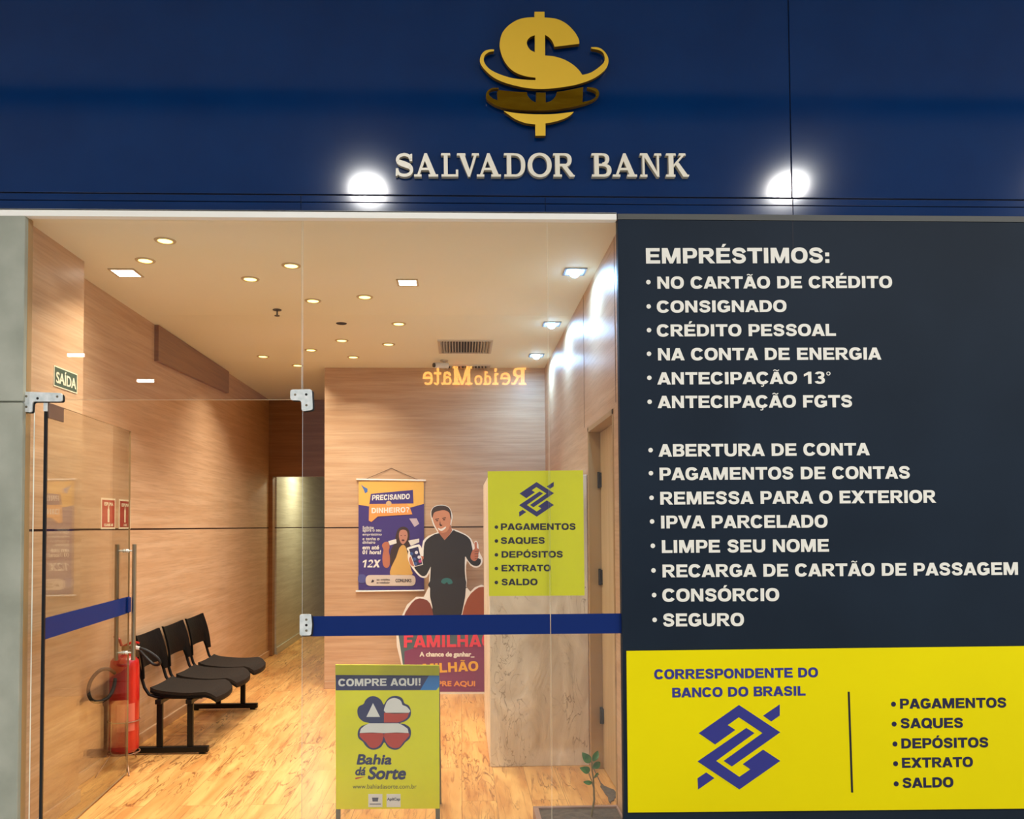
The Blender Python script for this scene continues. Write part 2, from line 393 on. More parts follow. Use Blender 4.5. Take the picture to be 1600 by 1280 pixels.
    G['3'] = (.90, ring(.42,.735,.37,.275,.24,.17,-90,165) + ring(.42,.28,.40,.29,.25,.18,-165,90) + [rc(.3,.44,.5,.6)])
    G['°'] = (.42, ring(.2,.84,.16,.16,.06,.06,e=2))
    G[':'] = (.42, [rc(.08,0,.33,.24), rc(.08,.44,.33,.68)])
    G['!'] = (.42, [rc(.09,0,.33,.22), [(.12,.3),(.30,.3),(.36,1),(.06,1)]])
    G['?'] = (.84, ring(.42,.72,.36,.29,.22,.19,-60,170) + [rc(.32,.28,.54,.48), rc(.32,0,.54,.2)])
    G[' '] = (.46, [])
    return G
GL = glyphs()
def heavy(mb, pl, text, x0, x1, yb0, yb1, cap, h0=0.0, h1=0.0012, m=0, gap=.015, shear=0.0):
    """lay the text on the plane between two photograph points of its baseline"""
    P0 = Vector(pl.uv(x0, yb0)); P1 = Vector(pl.uv(x1, yb1)); top = Vector(pl.uv(x0, yb0-cap))
    hgt = (top-P0).length; d = P1-P0
    tot = sum(GL[c][0]+gap for c in text) - gap
    ux = d/tot; e = d.normalized(); uy = Vector((-e.y, e.x))*hgt
    x = 0; k_ = 0
    for c in text:
        adv, ps = GL[c]
        for p in ps:
            pts = []
            for q in p:
                w = P0 + ux*(x+q[0]+shear*q[1]) + uy*q[1]; pts.append((w.x, w.y))
            A = sum(pts[i][0]*pts[(i+1)%len(pts)][1]-pts[(i+1)%len(pts)][0]*pts[i][1] for i in range(len(pts)))
            if A < 0: pts.reverse()
            k_ = (k_+1) % 12; mb.prism(pl, pts, h0, h1+k_*.00006, m)
        x += adv + gap
def disc(cx, cy, r, n=16, ry=None): return [(cx+r*math.cos(2*PI*i/n), cy+(ry or r)*math.sin(2*PI*i/n)) for i in range(n)]
_tc = {}
def font_tris(text):
    if text in _tc: return _tc[text]
    c = bpy.data.curves.new('txt', 'FONT'); c.body = text; o = bpy.data.objects.new('txt', c); COL.objects.link(o)
    bpy.context.view_layer.update(); dg = bpy.context.evaluated_depsgraph_get()
    me = bpy.data.meshes.new_from_object(o.evaluated_get(dg))
    me.calc_loop_triangles()
    v = [(p.co.x, p.co.y) for p in me.vertices]; t = [tuple(q.vertices) for q in me.loop_triangles]
    bpy.data.objects.remove(o); bpy.data.curves.remove(c); bpy.data.meshes.remove(me)
    x0 = min(p[0] for p in v); x1 = max(p[0] for p in v); y0 = min(p[1] for p in v); y1 = max(p[1] for p in v)
    _tc[text] = ([((p[0]-x0)/(x1-x0), (p[1]-y0)/(y1-y0)) for p in v], t)
    return _tc[text]
def light_text(mb, pl, text, x0, x1, yb, yt, bold=0.0, m=0, h=0.001, slope=0.0, shear=0.0):
    """thin lettering fitted into a photograph box; bold = widening in photo pixels"""
    v, t = font_tris(text)
    offs = [(0,0)] if not bold else [(math.cos(a)*bold, math.sin(a)*bold) for a in [i*PI/4 for i in range(8)]] + [(0,0)]
    H_ = yb-yt
    for i_, (ox, oy) in enumerate(offs):
        pts = [pl.uv(x0+(x1-x0)*p[0]+ox+shear*H_*p[1], yb-H_*p[1]+oy+slope*(x1-x0)*p[0]) for p in v]
        mb.add([pl.pt(u, w, h+i_*.00005) for u, w in pts], t, m)
    return mb
def px_shape(mb, pl, pts, h0, h1, m=0, ms=None, f=lambda p: p): 
    mb.prism(pl, pxpoly(pl, pts, f), h0, h1, m, ms)

# ------------------------------------------------------------------ levels of the place
CZ = EYE + 1.491            # shop ceiling
XL = -2.24; XP = -2.10      # left wall, pilaster face
XR = 0.80; YB = 3.68; XB = -1.27; YH = 5.58; YE = 9.2
GZ = 1.49                   # groove height
HEAD = 2.09

zt1_ = F(480,340.5,-.03).z + .004
# ---- shop shell
def panelled(mb, a, b, axis_gap=0.012):
    (x0,y0,z0),(x1,y1,z1) = a, b
    mb.box((x0,y0,z0),(x1,y1,GZ-axis_gap/2), 0); mb.box((x0,y0,GZ+axis_gap/2),(x1,y1,z1), 0)
    e = .008
    sx = e if x1-x0 > .05 else 0; sy = e if y1-y0 > .05 else 0
    mb.box((x0+sx,y0+sy,GZ-axis_gap/2),(x1-sx,y1-sy,GZ+axis_gap/2), 1)
w = MB(); panelled(w, (XL-.12,.69,0), (XL,YH,CZ)); struct(w.build('wall_left', [M_wallwood, M_groove]))
w = MB(); panelled(w, (XL-.12,.03,0), (XP,.686,CZ)); struct(w.build('wall_left_pilaster', [M_wallwood, M_groove]))
w = MB(); panelled(w, (XB,YB,0), (XR,YH+.02,CZ)); struct(w.build('wall_back', [M_wallwood, M_groove]))
w = MB(); panelled(w, (XB,YH+.03,0), (XB+.1,YE,HEAD+.3)); panelled(w, (XL-.12,YH+.14,0), (XL+.06,YE,HEAD+.3)); panelled(w, (XL-.12,YE,0),(XB+.2,YE+.1,HEAD+.3))
struct(w.build('wall_corridor', [M_greenwood, M_groove]))
w = MB(); w.box((XL,YH,HEAD),(XB,YH+.12,CZ)); w.box((XL,YH,0),(XL+.045,YH+.12,HEAD)); struct(w.build('wall_header', M_darkwood))
w = MB(); w.box((XL,YH+.121,HEAD+.3),(XB+.1,YE+.1,HEAD+.4)); struct(w.build('ceiling_corridor', M_ceil))
# right wall with its door opening
DY0, DY1, DZ = .33, 1.16, 2.11
w = MB()
w.box((XR,.03,0),(XR+.2,DY0,CZ)); w.box((XR,DY1,0),(XR+.2,YB,CZ)); w.box((XR,DY0,DZ),(XR+.2,DY1,CZ))
for y in (1.30, .26): w.box((XR-.0012,y-.003,DZ+.02),(XR+.001,y+.003,CZ), 1)
struct(w.build('wall_right', [M_wallwood, M_groove]))
w = MB(); w.box((XR-.004,DY1-.001,0),(XR+.075,DY1-.028,DZ)); w.box((XR-.004,DY0,0),(XR+.075,DY0+.028,DZ)); w.box((XR-.004,DY0,DZ-.03),(XR+.075,DY1,DZ))
struct(w.build('trim_3', M_jamb, bevel=.002))
d2 = MB(); d2.box((XR+.07,DY0+.03,.012),(XR+.11,DY1-.034,DZ-.034)); door2 = struct(d2.build('door_2', M_doorwood, bevel=.002))
for z in (1.78, 1.18, .33):
    h = MB(); h.cyl((XR+.058,DY1-.036,z-.05),(XR+.058,DY1-.036,z+.05),.008); h.box((XR+.055,DY1-.07,z-.045),(XR+.0705,DY1-.03,z+.045)); h.build('hinge', M_blackp, door2)
h = MB(); h.tube([(XR+.07,.47,1.30),(XR+.035,.47,1.30),(XR+.035,.47,1.08),(XR+.07,.47,1.08)], .006); h.build('door_handle', M_blackp, door2)
w = MB(); w.box((XL-.15,.016,CZ),(XR+.2,YH+.12,CZ+.1)); w.box((XL-.15,.016,zt1_),(XR+.2,.028,CZ)); struct(w.build('ceiling', M_ceil))
w = MB(); w.box((XL-.15,-.02,-.06),(XR+.2,YE+.1,0)); struct(w.build('floor', M_floor))
w = MB(); w.box((XL,.69,0),(XL+.015,YH-.001,.07)); w.box((XP,.03,0),(XP+.012,.69,.07)); struct(w.build('baseboard_left', M_wallwood, bevel=.003))
w = MB(); w.box((XL+.061,YH+.125,0),(XL+.075,YE-.001,.08)); struct(w.build('baseboard_corridor', M_greenwood))
w = MB(); w.box((XB,YB-.013,0),(XR,YB,.07)); struct(w.build('baseboard_back', M_wallwood, bevel=.003))
# brown slab added to imitate a dark gap in the glass reflection
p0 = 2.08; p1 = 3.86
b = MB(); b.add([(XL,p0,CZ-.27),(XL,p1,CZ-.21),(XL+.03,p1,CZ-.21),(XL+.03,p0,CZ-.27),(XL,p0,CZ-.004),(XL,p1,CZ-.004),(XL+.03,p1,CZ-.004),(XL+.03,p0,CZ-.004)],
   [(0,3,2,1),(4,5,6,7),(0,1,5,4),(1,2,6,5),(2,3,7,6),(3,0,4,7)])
tag(b.build('reflection_gap', M_darkwood), 'dark brown slab on the left wall imitating a dark gap in the reflection', 'panel')

# ---- marble block
ml = (764-720)/328/.758
b = MB(); b.box((ml,1.21,0),(XR-.002,2.42,1.82)); 
tag(b.build('marble_counter', M_marble, bevel=.004), 'tall beige marble block with veins standing behind the glass', 'counter')

# ------------------------------------------------------------------ facade
FY = -.02
P_f = front(FY)
pf = lambda x, y: P_f.uv(x, y)
zt = 6.2
zg1 = pf(720,306)[1]; zg2 = pf(720,317.5)[1]; zb = pf(720,333)[1]
xl, xr = -4.5, 5.0
w = MB()
xs = pf(1237,290)[0]
g = .0035
for (x0_, x1_) in ((xl, xs-g/2-.001), (xs+g/2+.001, xr)): w.box((x0_, FY, zg1+g), (x1_, .012, zt))
xc = [xl, pf(470,320)[0], pf(852,322)[0], pf(1239,325)[0], xr]
for a_, b_ in zip(xc[:-1], xc[1:]):
    w.box((a_+.0012, FY, zg2+.002), (b_-.0012, .012, zg1-g)); w.box((a_+.0012, FY, zb), (b_-.0012, .012, zg2-.002))
w.box((xl, FY+.008, zb+.002), (xr, .010, zt), 1)
wf = struct(w.build('wall_front', [M_blue, M_bluegap], bevel=.0012, seg=1))
# white channel above the glass
zt1 = F(480,341,-.03).z; zt0 = zb
w = MB(); w.box((-2.8,-.042,F(480,340.3,-.042).z),(F(963.5,338,-.042).x,-.001,pf(720,333)[1]-.001)); w.box((-2.8,-.042,pf(720,333)[1]-.001),(F(963.5,338,-.042).x,-.0205,F(480,331.6,-.042).z)); struct(w.build('trim_1', M_channel, bevel=.002))
# concrete column on the left
w = MB(); w.box((-3.6,-.04,0),(F(33,800,-.04).x,.03,zt1)); w.v = []; w.f = []; w.m = []; zj = F(16,628,-.04).z; cx1 = F(33,800,-.04).x; w.box((-3.6,-.04,0),(cx1,.03,zj-.004)); w.box((-3.6,-.04,zj+.004),(cx1,.03,zt1)); w.box((-3.6,-.03,zj-.004),(cx1-.01,.03,zj+.004)); struct(w.build('wall_outside', M_concrete, bevel=.004)); w = MB(); w.box((cx1+.001,-.012,0),(XP+.004,.029,zt1)); struct(w.build('trim_5', M_jamb))

# dark service board and yellow board (clad the shop front right of the glass)
P_d = front(-.024)
xd = F(965,345,-.024).x
ztop = F(1240,345,-.024).z
b = MB(); xs2 = P_d.uv(1239,380)[0]; zs2 = P_d.uv(1239,388)[1]
db = thing('sign_board', 'large navy blue board listing loan services in white capitals', 'sign', (2.4,-.02,0))
b.box((xd,-.024,0),(xr,.02,ztop))
b.build('board', M_navy, db, bevel=.0015, seg=1)
b = MB(); b.box((xs2-.002,-.0245,zs2),(xs2+.002,-.0235,ztop)); b.build('seam', M_bluegap, db)
b = MB(); b.box((F(964,340,-.026).x+.003,-.026,ztop+.001),(xr,.02,zb)); struct(b.build('trim_2', mat('grey_strip',(84,86,84),.6)))
rows = [('EMPRÉSTIMOS:',1008,1298,412,411,24,None),
 ('NO CARTÃO DE CRÉDITO',1026,1394.5,451.3,450,18.8,(1013,441)),('CONSIGNADO',1026,1229.5,488.7,487.5,18.5,(1013.5,479)),
 ('CRÉDITO PESSOAL',1026,1306.5,526,525,18.8,(1014,516)),('NA CONTA DE ENERGIA',1027,1377,563.3,562,19,(1014,553)),
 ('ANTECIPAÇÃO 13°',1027,1299,601,599.7,19,(1014.5,590.5)),('ANTECIPAÇÃO FGTS',1027.5,1332.5,638,636.5,19.3,(1015,628)),
 ('ABERTURA DE CONTA',1029,1359,713.8,711.5,19.5,(1016.5,703.5)),('PAGAMENTOS DE CONTAS',1029.5,1422.6,750.5,748,19.6,(1017,739.5)),
 ('REMESSA PARA O EXTERIOR',1030.5,1462.7,788.7,785.7,20,(1018,778)),('IPVA PARCELADO',1031.6,1293.6,826,824.5,20,(1018.8,815)),
 ('LIMPE SEU NOME',1033,1296,864.3,862.2,20,(1020,853)),('RECARGA DE CARTÃO DE PASSAGEM',1034,1592,902.4,898.4,20,(1021,891.5)),
 ('CONSÓRCIO',1034.5,1218,940.3,939.2,20,(1022,930)),('SEGURO',1035,1163,979.2,978.3,20.3,(1022.8,968.7))]
for t, x0_, x1_, y0_, y1_, cap, bu in rows:
    q = MB(); heavy(q, P_d, t, x0_, x1_, y0_, y1_, cap)
    if bu:
        c = P_d.uv(*bu); q.prism(P_d, disc(c[0], c[1], 3.6/328), 0, .0012)
    q.build('lettering', M_white, db)
# yellow board
P_y = front(-.0312)
yb_ = thing('sign_board', 'bright yellow board with the violet double ribbon logo, below the navy board', 'sign', (2.4,-.05,.2))
q = MB(); px_shape(q, P_y, [(979,1017.5),(1760,1008),(1775,1262),(981.5,1270)], -.0068, 0); q.build('board', M_yellow, yb_)
def bb_logo(mb, pl, f, h=.0012, m=0):
    for s_ in ([(175,363),(522,120),(877,355),(460,650),(390,602),(725,362),(520,225),(425,293),(490,335),(315,460)],
               [(165,607),(585,318),(655,362),(325,602),(525,740),(620,675),(555,630),(730,505),(877,602),(525,848)],
               [(730,213),(873,115),(873,210),(800,262)], [(165,752),(240,702),(310,750),(170,848)]):
        px_shape(mb, pl, s_, 0, h, m, None, f)
q = MB(); bb_logo(q, P_y, lambda p: (1060+p[0]/5.517, 1080+p[1]/5.517)); q.build('logo', M_purpleblue, yb_)
q = MB(); heavy(q, P_y, 'CORRESPONDENTE DO', 1022, 1278.6, 1061.5, 1058.3, 15.2); heavy(q, P_y, 'BANCO DO BRASIL', 1049.5, 1259, 1090, 1087, 15); q.build('lettering', M_purpleblue, yb_)
q = MB()
for t, x0_, x1_, y0_, y1_, b0 in (('PAGAMENTOS',1405.5,1573,1107.6,1105.7,(1396,1100.5)),('SAQUES',1406.5,1505.5,1138.2,1137.2,(1397,1131.6)),('DEPÓSITOS',1407.5,1545,1169.7,1167.8,(1398.3,1162.7)),('EXTRATO',1408.5,1520.5,1200,1198.3,(1399.3,1193.5)),('SALDO',1409.7,1490,1231.3,1230,(1400.2,1225))):
    heavy(q, P_y, t, x0_, x1_, y0_, y1_, 15.6); c = P_y.uv(*b0); q.prism(P_y, disc(c[0], c[1], 3.9/328), 0, .0012)
q.build('lettering', M_blacktxt, yb_)
q = MB(); px_shape(q, P_y, [(1324.5,1081),(1327.6,1081),(1333,1238.5),(1329.8,1238.5)], 0, .0012); q.build('divider', M_blackbar, yb_)

# raised company name: each letter stands off the fascia
def serif_letter(ch):
    s = .13   # slab height
    def slab(x0, x1, top):
        return [(x0,1-.10),(x0+.02,1),(x1-.02,1),(x1,1-.10)] if top else rc(x0,0,x1,.10)
    if ch == 'S': return stroke([(.83,.74),(.74,.88),(.5,.94),(.24,.88),(.14,.74),(.22,.62),(.5,.53),(.80,.42),(.88,.26),(.76,.11),(.48,.06),(.22,.12),(.12,.28)], lambda t: .13+.12*math.exp(-((t-.5)/.16)**2)) + [[(.78,.66),(.92,.66),(.92,.98),(.80,.95)], [(.03,.03),(.14,.05),(.18,.36),(.05,.36)]]
    if ch == 'A': return [[(.12,.06),(.22,.06),(.50,.80),(.47,1),(.44,1)], [(.44,1),(.54,1),(.92,.06),(.70,.06),(.40,.80)], rc(.27,.28,.70,.38), slab(0,.31,0), slab(.60,1,0)]
    if ch == 'L': return [rc(.16,.05,.38,.95), slab(0,.54,1), slab(.02,.98,0), rc(.84,.05,.98,.30)]
    if ch == 'V': return [[(.10,.96),(.34,.96),(.62,.15),(.58,0),(.50,0)], [(.50,0),(.58,0),(.90,.96),(.78,.96),(.56,.25)], slab(0,.40,1), slab(.66,1,1)]
    if ch == 'D': return [rc(.14,.05,.34,.95), slab(0,.5,1), slab(.02,.5,0)] + ring(.48,.5,.50,.5,.19,.10,-90,90)
    if ch == 'O': return ring(.5,.5,.5,.52,.19,.12,e=2.1)
    if ch == 'R': return [rc(.10,.05,.31,.95), slab(0,.56,1), slab(.02,.40,0), rc(.3,.44,.56,.55)] + ring(.52,.715,.33,.285,.18,.11,-90,90) + [[(.36,.50),(.58,.50),(.94,.07),(1,.07),(.96,0),(.76,0)]]
    if ch == 'B': return [rc(.14,.05,.36,.95), slab(0,.56,1), slab(.02,.56,0), rc(.3,.46,.58,.56)] + ring(.54,.755,.34,.245,.19,.10,-90,90) + ring(.56,.28,.42,.28,.21,.11,-90,90)
    if ch == 'N': return [rc(.12,.05,.22,.95), rc(.78,.05,.88,.95), [(.10,1),(.34,1),(.90,.0),(.78,0),(.76,.04)], slab(0,.30,1), slab(.66,1,1), slab(.02,.34,0)]
    if ch == 'K': return [rc(.12,.05,.33,.95), slab(0,.44,1), slab(.0,.40,0), [(.33,.40),(.33,.52),(.68,.92),(.80,.92)], slab(.55,.86,1), [(.40,.54),(.54,.62),(.92,.09),(1,.09),(.97,0),(.74,0)]]
sg = thing('raised_lettering', 'white raised serif letters mounted on the blue fascia below the gold emblem', 'sign', (pf(846,280)[0],FY,pf(846,280)[1]))
P_l = P_f
k_ = 0
for ch, a_, b_ in (('S',617.9,647),('A',647.5,684.8),('L',689.5,716.7),('V',714,749),('A',745,782.3),('D',787,821.2),('O',824.2,861.5),('R',863.5,897.7),('B',923.2,955),('A',956.2,994),('N',998.4,1032.5),('K',1039,1075.2)):
    sl = lambda x: 279.4 + (x-846)*0.0006
    q = MB(); P0 = Vector(P_l.uv(a_, sl(a_))); P1 = Vector(P_l.uv(b_, sl(b_))); T0 = Vector(P_l.uv(a_, sl(a_)-36.6)); d = P1-P0; hh = (T0-P0).length
    up = Vector((-d.y, d.x)).normalized()*hh
    for p in serif_letter(ch):
        pts = [tuple(P0 + d*c[0] + up*c[1]) for c in p]
        A = sum(pts[i][0]*pts[(i+1)%len(pts)][1]-pts[(i+1)%len(pts)][0]*pts[i][1] for i in range(len(pts)))
        if A < 0: pts.reverse()
        k_ = (k_+1) % 12; q.prism(P_l, pts, -.002, .022+k_*.00015, 0, 1)
    q.build('letter', [M_letter, M_letter_side], sg)

# gold emblem
K = lambda p: (700+p[0]/5.3333, p[1]/5.3333)
em = thing('dollar_emblem', 'gold dollar sign emblem circled by rings on the blue fascia', 'emblem', (pf(842,210)[0],FY,pf(842,210)[1]))
def sm(*segs):
    out = []
    for s_ in segs:
        out += smooth_loop(s_, 5, False) if len(s_) > 2 else list(s_)
    return out
outer = sm([(715,135),(798,135)], [(798,182),(900,195),(980,235),(1045,300),(1080,360),(1086,400)], [(1086,400),(880,425)],
  [(878,415),(862,380),(838,350),(803,326)], [(803,326),(803,497)], [(803,497),(880,505),(960,530),(1030,570),(1080,615),(1110,657)],
  [(1112,657),(1180,638),(1250,592),(1292,545),(1290,490),(1255,455),(1185,440)], [(1183,428),(1240,430),(1290,460),(1325,520),(1315,590),(1260,650),(1180,698),(1060,738),(950,758),(850,770),(740,773),(620,760),(480,725),(380,680),(310,620),(268,560),(270,505),(300,463),(345,447),(382,447)],
  [(380,462),(338,470),(303,500),(298,545),(325,590),(370,625),(450,660),(540,685),(640,697),(724,700)], [(724,700),(724,680)],
  [(722,680),(640,668),(560,638),(500,590),(455,520),(430,440),(430,380),(450,310),(500,250),(570,205),(640,185),(715,180)])
hole = sm([(718,330),(718,470)], [(716,468),(680,450),(655,410),(655,375),(680,345),(716,330)])
q = MB(); q.prism(P_f, [pxpoly(P_f, outer, K), pxpoly(P_f, hole, K)], .012, .034, 0, 1); q.build('upper_piece', [M_gold, M_goldside], em)
mid = sm([(420,764),(360,767),(320,800),(318,850),(360,890),(440,925),(560,945),(700,951),(850,948),(1000,928),(1120,900),(1200,870),(1247,830),(1245,790),(1215,765),(1150,757)],
  [(1150,770),(1200,785),(1225,805),(1218,840),(1180,865),(1110,882)], [(1112,880),(1118,757)], [(1116,757),(1000,782),(902,798)], [(900,800),(885,840),(850,873),(808,884)],
  [(808,884),(808,803)], [(728,803),(728,884)], [(726,884),(690,865),(660,830),(652,801)], [(650,800),(560,796),(420,782)], [(405,800),(412,866)], [(410,866),(370,850),(340,820),(345,790),(380,774),(420,774)])
q = MB(); q.prism(P_f, pxpoly(P_f, mid, K), .012, .034, 0, 1); q.build('ring_band', [M_goldchrome, M_goldside], em)
low = sm([(463,955),(560,972),(700,982),(850,982),(960,972),(1038,962)], [(1038,965),(1010,992),(960,1020),(880,1045),(806,1058)], [(806,1058),(806,1160)], [(722,1160),(722,1068)], [(720,1066),(640,1055),(560,1025),(505,988),(463,957)])
q = MB(); q.prism(P_f, pxpoly(P_f, low, K), .012, .034, 0, 1); q.build('lower_piece', [M_gold, M_goldside], em)
for x_, y_ in ((760,250),(560,500),(1000,640),(760,920),(760,1020)):
    c = Vector(P_f.hit(*K((x_, y_)))); q = MB(); q.cyl(c+Vector((0,.002,0)), c+Vector((0,-.014,0)), .008, n=10); q.build('spacer', M_goldside, em)

# ------------------------------------------------------------------ glazing
def pane(name, pxa, pxb, pya, pyb, parent=None, t=.01):
    a_ = F(pxa, pya).x; b_ = F(pxb, pya).x
    return a_, b_
zd = F(260,626).z                                   # door head height
zc = zt1
gx0 = F(37,900).x; gx1 = F(50.5,900).x; gx2 = F(472,640).x; gx3 = F(859,850).x; gx4 = F(972,900).x + .02
gt = .005
def glazing(name, x0_, x1_, z0_, z1_, m=M_glass):
    q = MB(); b = len(q.v)
    q.box((x0_,-gt,z0_),(x1_,gt,z1_))
    q.m = [1,1,0,1,0,1]
    return struct(q.build(name, [m, M_glassedge]))
w1 = glazing('window_1', gx0, gx1, 0, zd)
w2 = glazing('window_2', gx0, gx2-.0025, zd+.003, zc+.01)
w3 = glazing('window_3', gx2+.0025, gx3-.0025, 0.005, zc+.01)
w4 = glazing('window_4', gx3+.0025, gx4, 0.005, zc+.01)
# blue stripe
zs1 = F(720,960.8).z; zs0 = F(720,992).z
q = MB(); q.box((gx2+.004,-gt-.0012,zs0),(gx3-.002,-gt-.0002,zs1)); q.build('stripe', M_stripe, w3)
q = MB(); q.box((gx3+.002,-gt-.0012,zs0),(F(977,975).x+.01,-gt-.0002,zs1)); q.build('stripe', M_stripe, w4)
# patch fittings
P_g = front(-gt-.0005)
def fitting(parent, outline, screws, hole_, r=3, name='patch_fitting', back=True):
    q = MB(); o_ = pxpoly(P_g, smooth_loop(outline, 1))
    q.prism(P_g, o_, 0.002, .013, 0, 0)
    f_ = q.build(name, M_chrome, parent, bevel=.0025, seg=3)
    q = MB(); cx_ = sum(p[0] for p in outline)/len(outline); 
    q.prism(P_g, pxpoly(P_g, [(p[0]+2.2, p[1]+1.6) for p in outline]), -.0001, .004); q.build('gasket', M_rubber, f_)
    for s_ in screws:
        c = P_g.hit(*s_); q = MB(); q.cyl(c+Vector((0,-.0125,0)), c+Vector((0,-.0145,0)), .006, .005, 14); q.build('screw', M_steel, f_, smooth=True)
    c = P_g.hit(*hole_); q = MB(); q.cyl(c+Vector((0,-.0125,0)), c+Vector((0,-.0138,0)), .006, n=14); q.build('lock_hole', M_rubber, f_)
def rnd(poly, r=4, k=5):
    out = []; n = len(poly)
    for i in range(n):
        a_, b_, c_ = Vector(poly[i-1]), Vector(poly[i]), Vector(poly[(i+1)%n]); rr = min(r, (a_-b_).length/2.2, (c_-b_).length/2.2)
        p0_ = b_+(a_-b_).normalized()*rr; p1_ = b_+(c_-b_).normalized()*rr
        for j in range(k+1):
            t = j/k; out.append(tuple(p0_*(1-t)**2+b_*2*t*(1-t)+p1_*t*t))
    return out
fitting(w2, rnd([(35.5,612.5),(99,615),(99.5,628),(53,628),(52,645),(36,644)], 4), [(43.5,620),(43.5,636.5),(91.5,620.5)], (61,623.3))
fitting(w3, rnd([(454.5,609.5),(488,609),(489.5,641),(472,643.5),(471.5,626.5),(454.5,626)], 4), [(462,617.5),(479.5,634)], (479.3,617.2))
q_c = [(469,959.8),(486.5,959.5),(488.3,976),(486.5,992.5),(469,992.8)]
fitting(w3, rnd(q_c, 3), [(479.5,968),(479.5,985)], (479.5,976.5), name='strike_fitting')
for zz in (0,):   # floor rail under the fixed panes
    q = MB(); q.box((gx2,-.012,0),(gx4,.012,.012)); struct(q.build('trim_4', M_steel))

# ---- open glass door leaf (door_1), swung into the shop
HX = F(68,900).x; H0 = Vector((HX, 0.0, 0)); fe = front(1.175).hit(202, 830); E0 = Vector((fe.x, 1.175, 0))
E0.x = max(E0.x, XP-.0+0.02)
dd = (E0-H0); LW = dd.length; du = dd.normalized(); dn = Vector((du.y, -du.x, 0))  # faces the room side
if dn.x < 0: dn = -dn
P_dr = Plane(H0 + dn*.005, du, dn)
q = MB()
a0 = H0 + du*.008; z0, z1 = .012, zd-.006
c = [a0-dn*.005, E0-dn*.005, E0+dn*.005, a0+dn*.005]
q.add([(p.x,p.y,z0) for p in c]+[(p.x,p.y,z1) for p in c], [(0,3,2,1),(4,5,6,7),(0,1,5,4),(1,2,6,5),(2,3,7,6),(3,0,4,7)])
q.m = [1,1,0,1,0,1]
d1 = struct(q.build('door_1', [M_glassdoor, mat('door_glass_edge', (178,150,112), .3)]))
def slab(pl, u0, u1, v0, v1, h0, h1):
    q = MB(); q.prism(pl, [(u0,v0),(u1,v0),(u1,v1),(u0,v1)], h0, h1); return q
slab(P_dr, -.002, .010, .012, z1-.045, -.011, .002).build('seal', M_seal, d1)
pa, pb = P_dr.uv(70,984)[1], P_dr.uv(199,948)[1]
slab(P_dr, .012, LW-.002, 1.5-.52*1-.0, 1.5-.42, .0002, .0012).build('stripe', M_stripe, d1)
slab(P_dr, .002, .17, z1-.075, z1-.003, .0005, .010).build('hinge_patch', mat('patch_bronze', (122,100,88), .35, metal=.5), d1, bevel=.003)
slab(P_dr, -.008, .012, z1-.045, z1+.004, -.012, .004).build('pivot', M_chrome, d1)
for hh_, sgn in ((.045,1), (-.055,-1)):
    q = MB(); u_ = LW-.06
    A_ = P_dr.pt(u_, 1.5-.115-.0, hh_); 
    top = 1.5-.10; bot = 1.5-.80
    q.cyl(P_dr.pt(u_, bot, hh_), P_dr.pt(u_, top, hh_), .0125, n=20); q.build('handle', M_steel, d1, smooth=True)
q = MB()
for v_ in (1.36, .745):
    q.cyl(P_dr.pt(LW-.06, v_, .045), P_dr.pt(LW-.06, v_, -.055), .005, n=12); q.cyl(P_dr.pt(LW-.06, v_, .0), P_dr.pt(LW-.06, v_, .012), .011, n=14); q.cyl(P_dr.pt(LW-.06, v_, -.022), P_dr.pt(LW-.06, v_, -.01), .011, n=14)
q.build('handle_bolt', M_chrome, d1, smooth=True)
q = MB(); q.prism(P_dr, [(LW-.055,.985),(LW-.005,.985),(LW-.005,1.075),(LW-.055,1.075)], .0015, .012); q.build('lock', M_stripe, d1, bevel=.002)

# ------------------------------------------------------------------ poster behind the glass
P_p = front(.012)
po = thing('wall_poster', 'yellow poster with violet ribbon logo and bullet list stuck behind the glass', 'poster', tuple(P_p.hit(838,930)))
q = MB(); px_shape(q, P_p, [(762,736.5),(911,735),(913.5,930.6),(764,931.5)], -.003, 0); q.build('sheet', M_posteryel, po)
q = MB(); bb_logo(q, P_p, lambda p: (811+(p[0]-165)/712*54.5, 753+(p[1]-115)/733*54.5), .0008); q.build('logo', mat('poster_violet', (52,48,110), .5), po)
q = MB()
for t, x0_, x1_, y_ in (('PAGAMENTOS',782,900,828.3),('SAQUES',782,851.8,850),('DEPÓSITOS',783,880,871.6),('EXTRATO',783,860.8,893),('SALDO',783.2,840.3,914.8)):
    heavy(q, P_p, t, x0_, x1_, y_, y_-.3, 10.2, h1=.0008); c_ = P_p.uv(775.6, y_-4.5); q.prism(P_p, disc(c_[0], c_[1], 2.8/328), 0, .0008)
q.build('lettering', mat('poster_ink', (40,38,50), .5), po)

# ------------------------------------------------------------------ floor standing yellow sign
YS = .26
P_s = Plane((0, YS, 0), (1,0,0), (0,-1,0))
S_ = lambda p: (500+p[0]/4.923, 1020+p[1]/4.923)
base = P_s.hit(606,1270)
st = thing('pavement_sign', 'yellow standing sign with a four-leaf clover and the words compre aqui', 'sign', (base.x, YS, 0))
q = MB(); px_shape(q, P_s, [(118,93),(915,97),(920,1200),(124,1205)], -.012, 0, 0, None, S_); q.build('panel', M_posteryel, st)
navy = mat('clover_navy', (44,50,98), .5); white = mat('print_white', (236,234,226), .5); redp = mat('print_red', (196,64,52), .5)
q = MB(); px_shape(q, P_s, [(120,172),(838,176),(770,288),(122,290)], 0, .0008, 0, None, S_); q.build('header_band', navy, st)
q = MB(); px_shape(q, P_s, [(838,176),(918,176),(917,262),(895,288),(770,288)], 0, .001, 0, None, S_); q.build('header_corner', mat('print_sky', (44,124,196), .5), st)
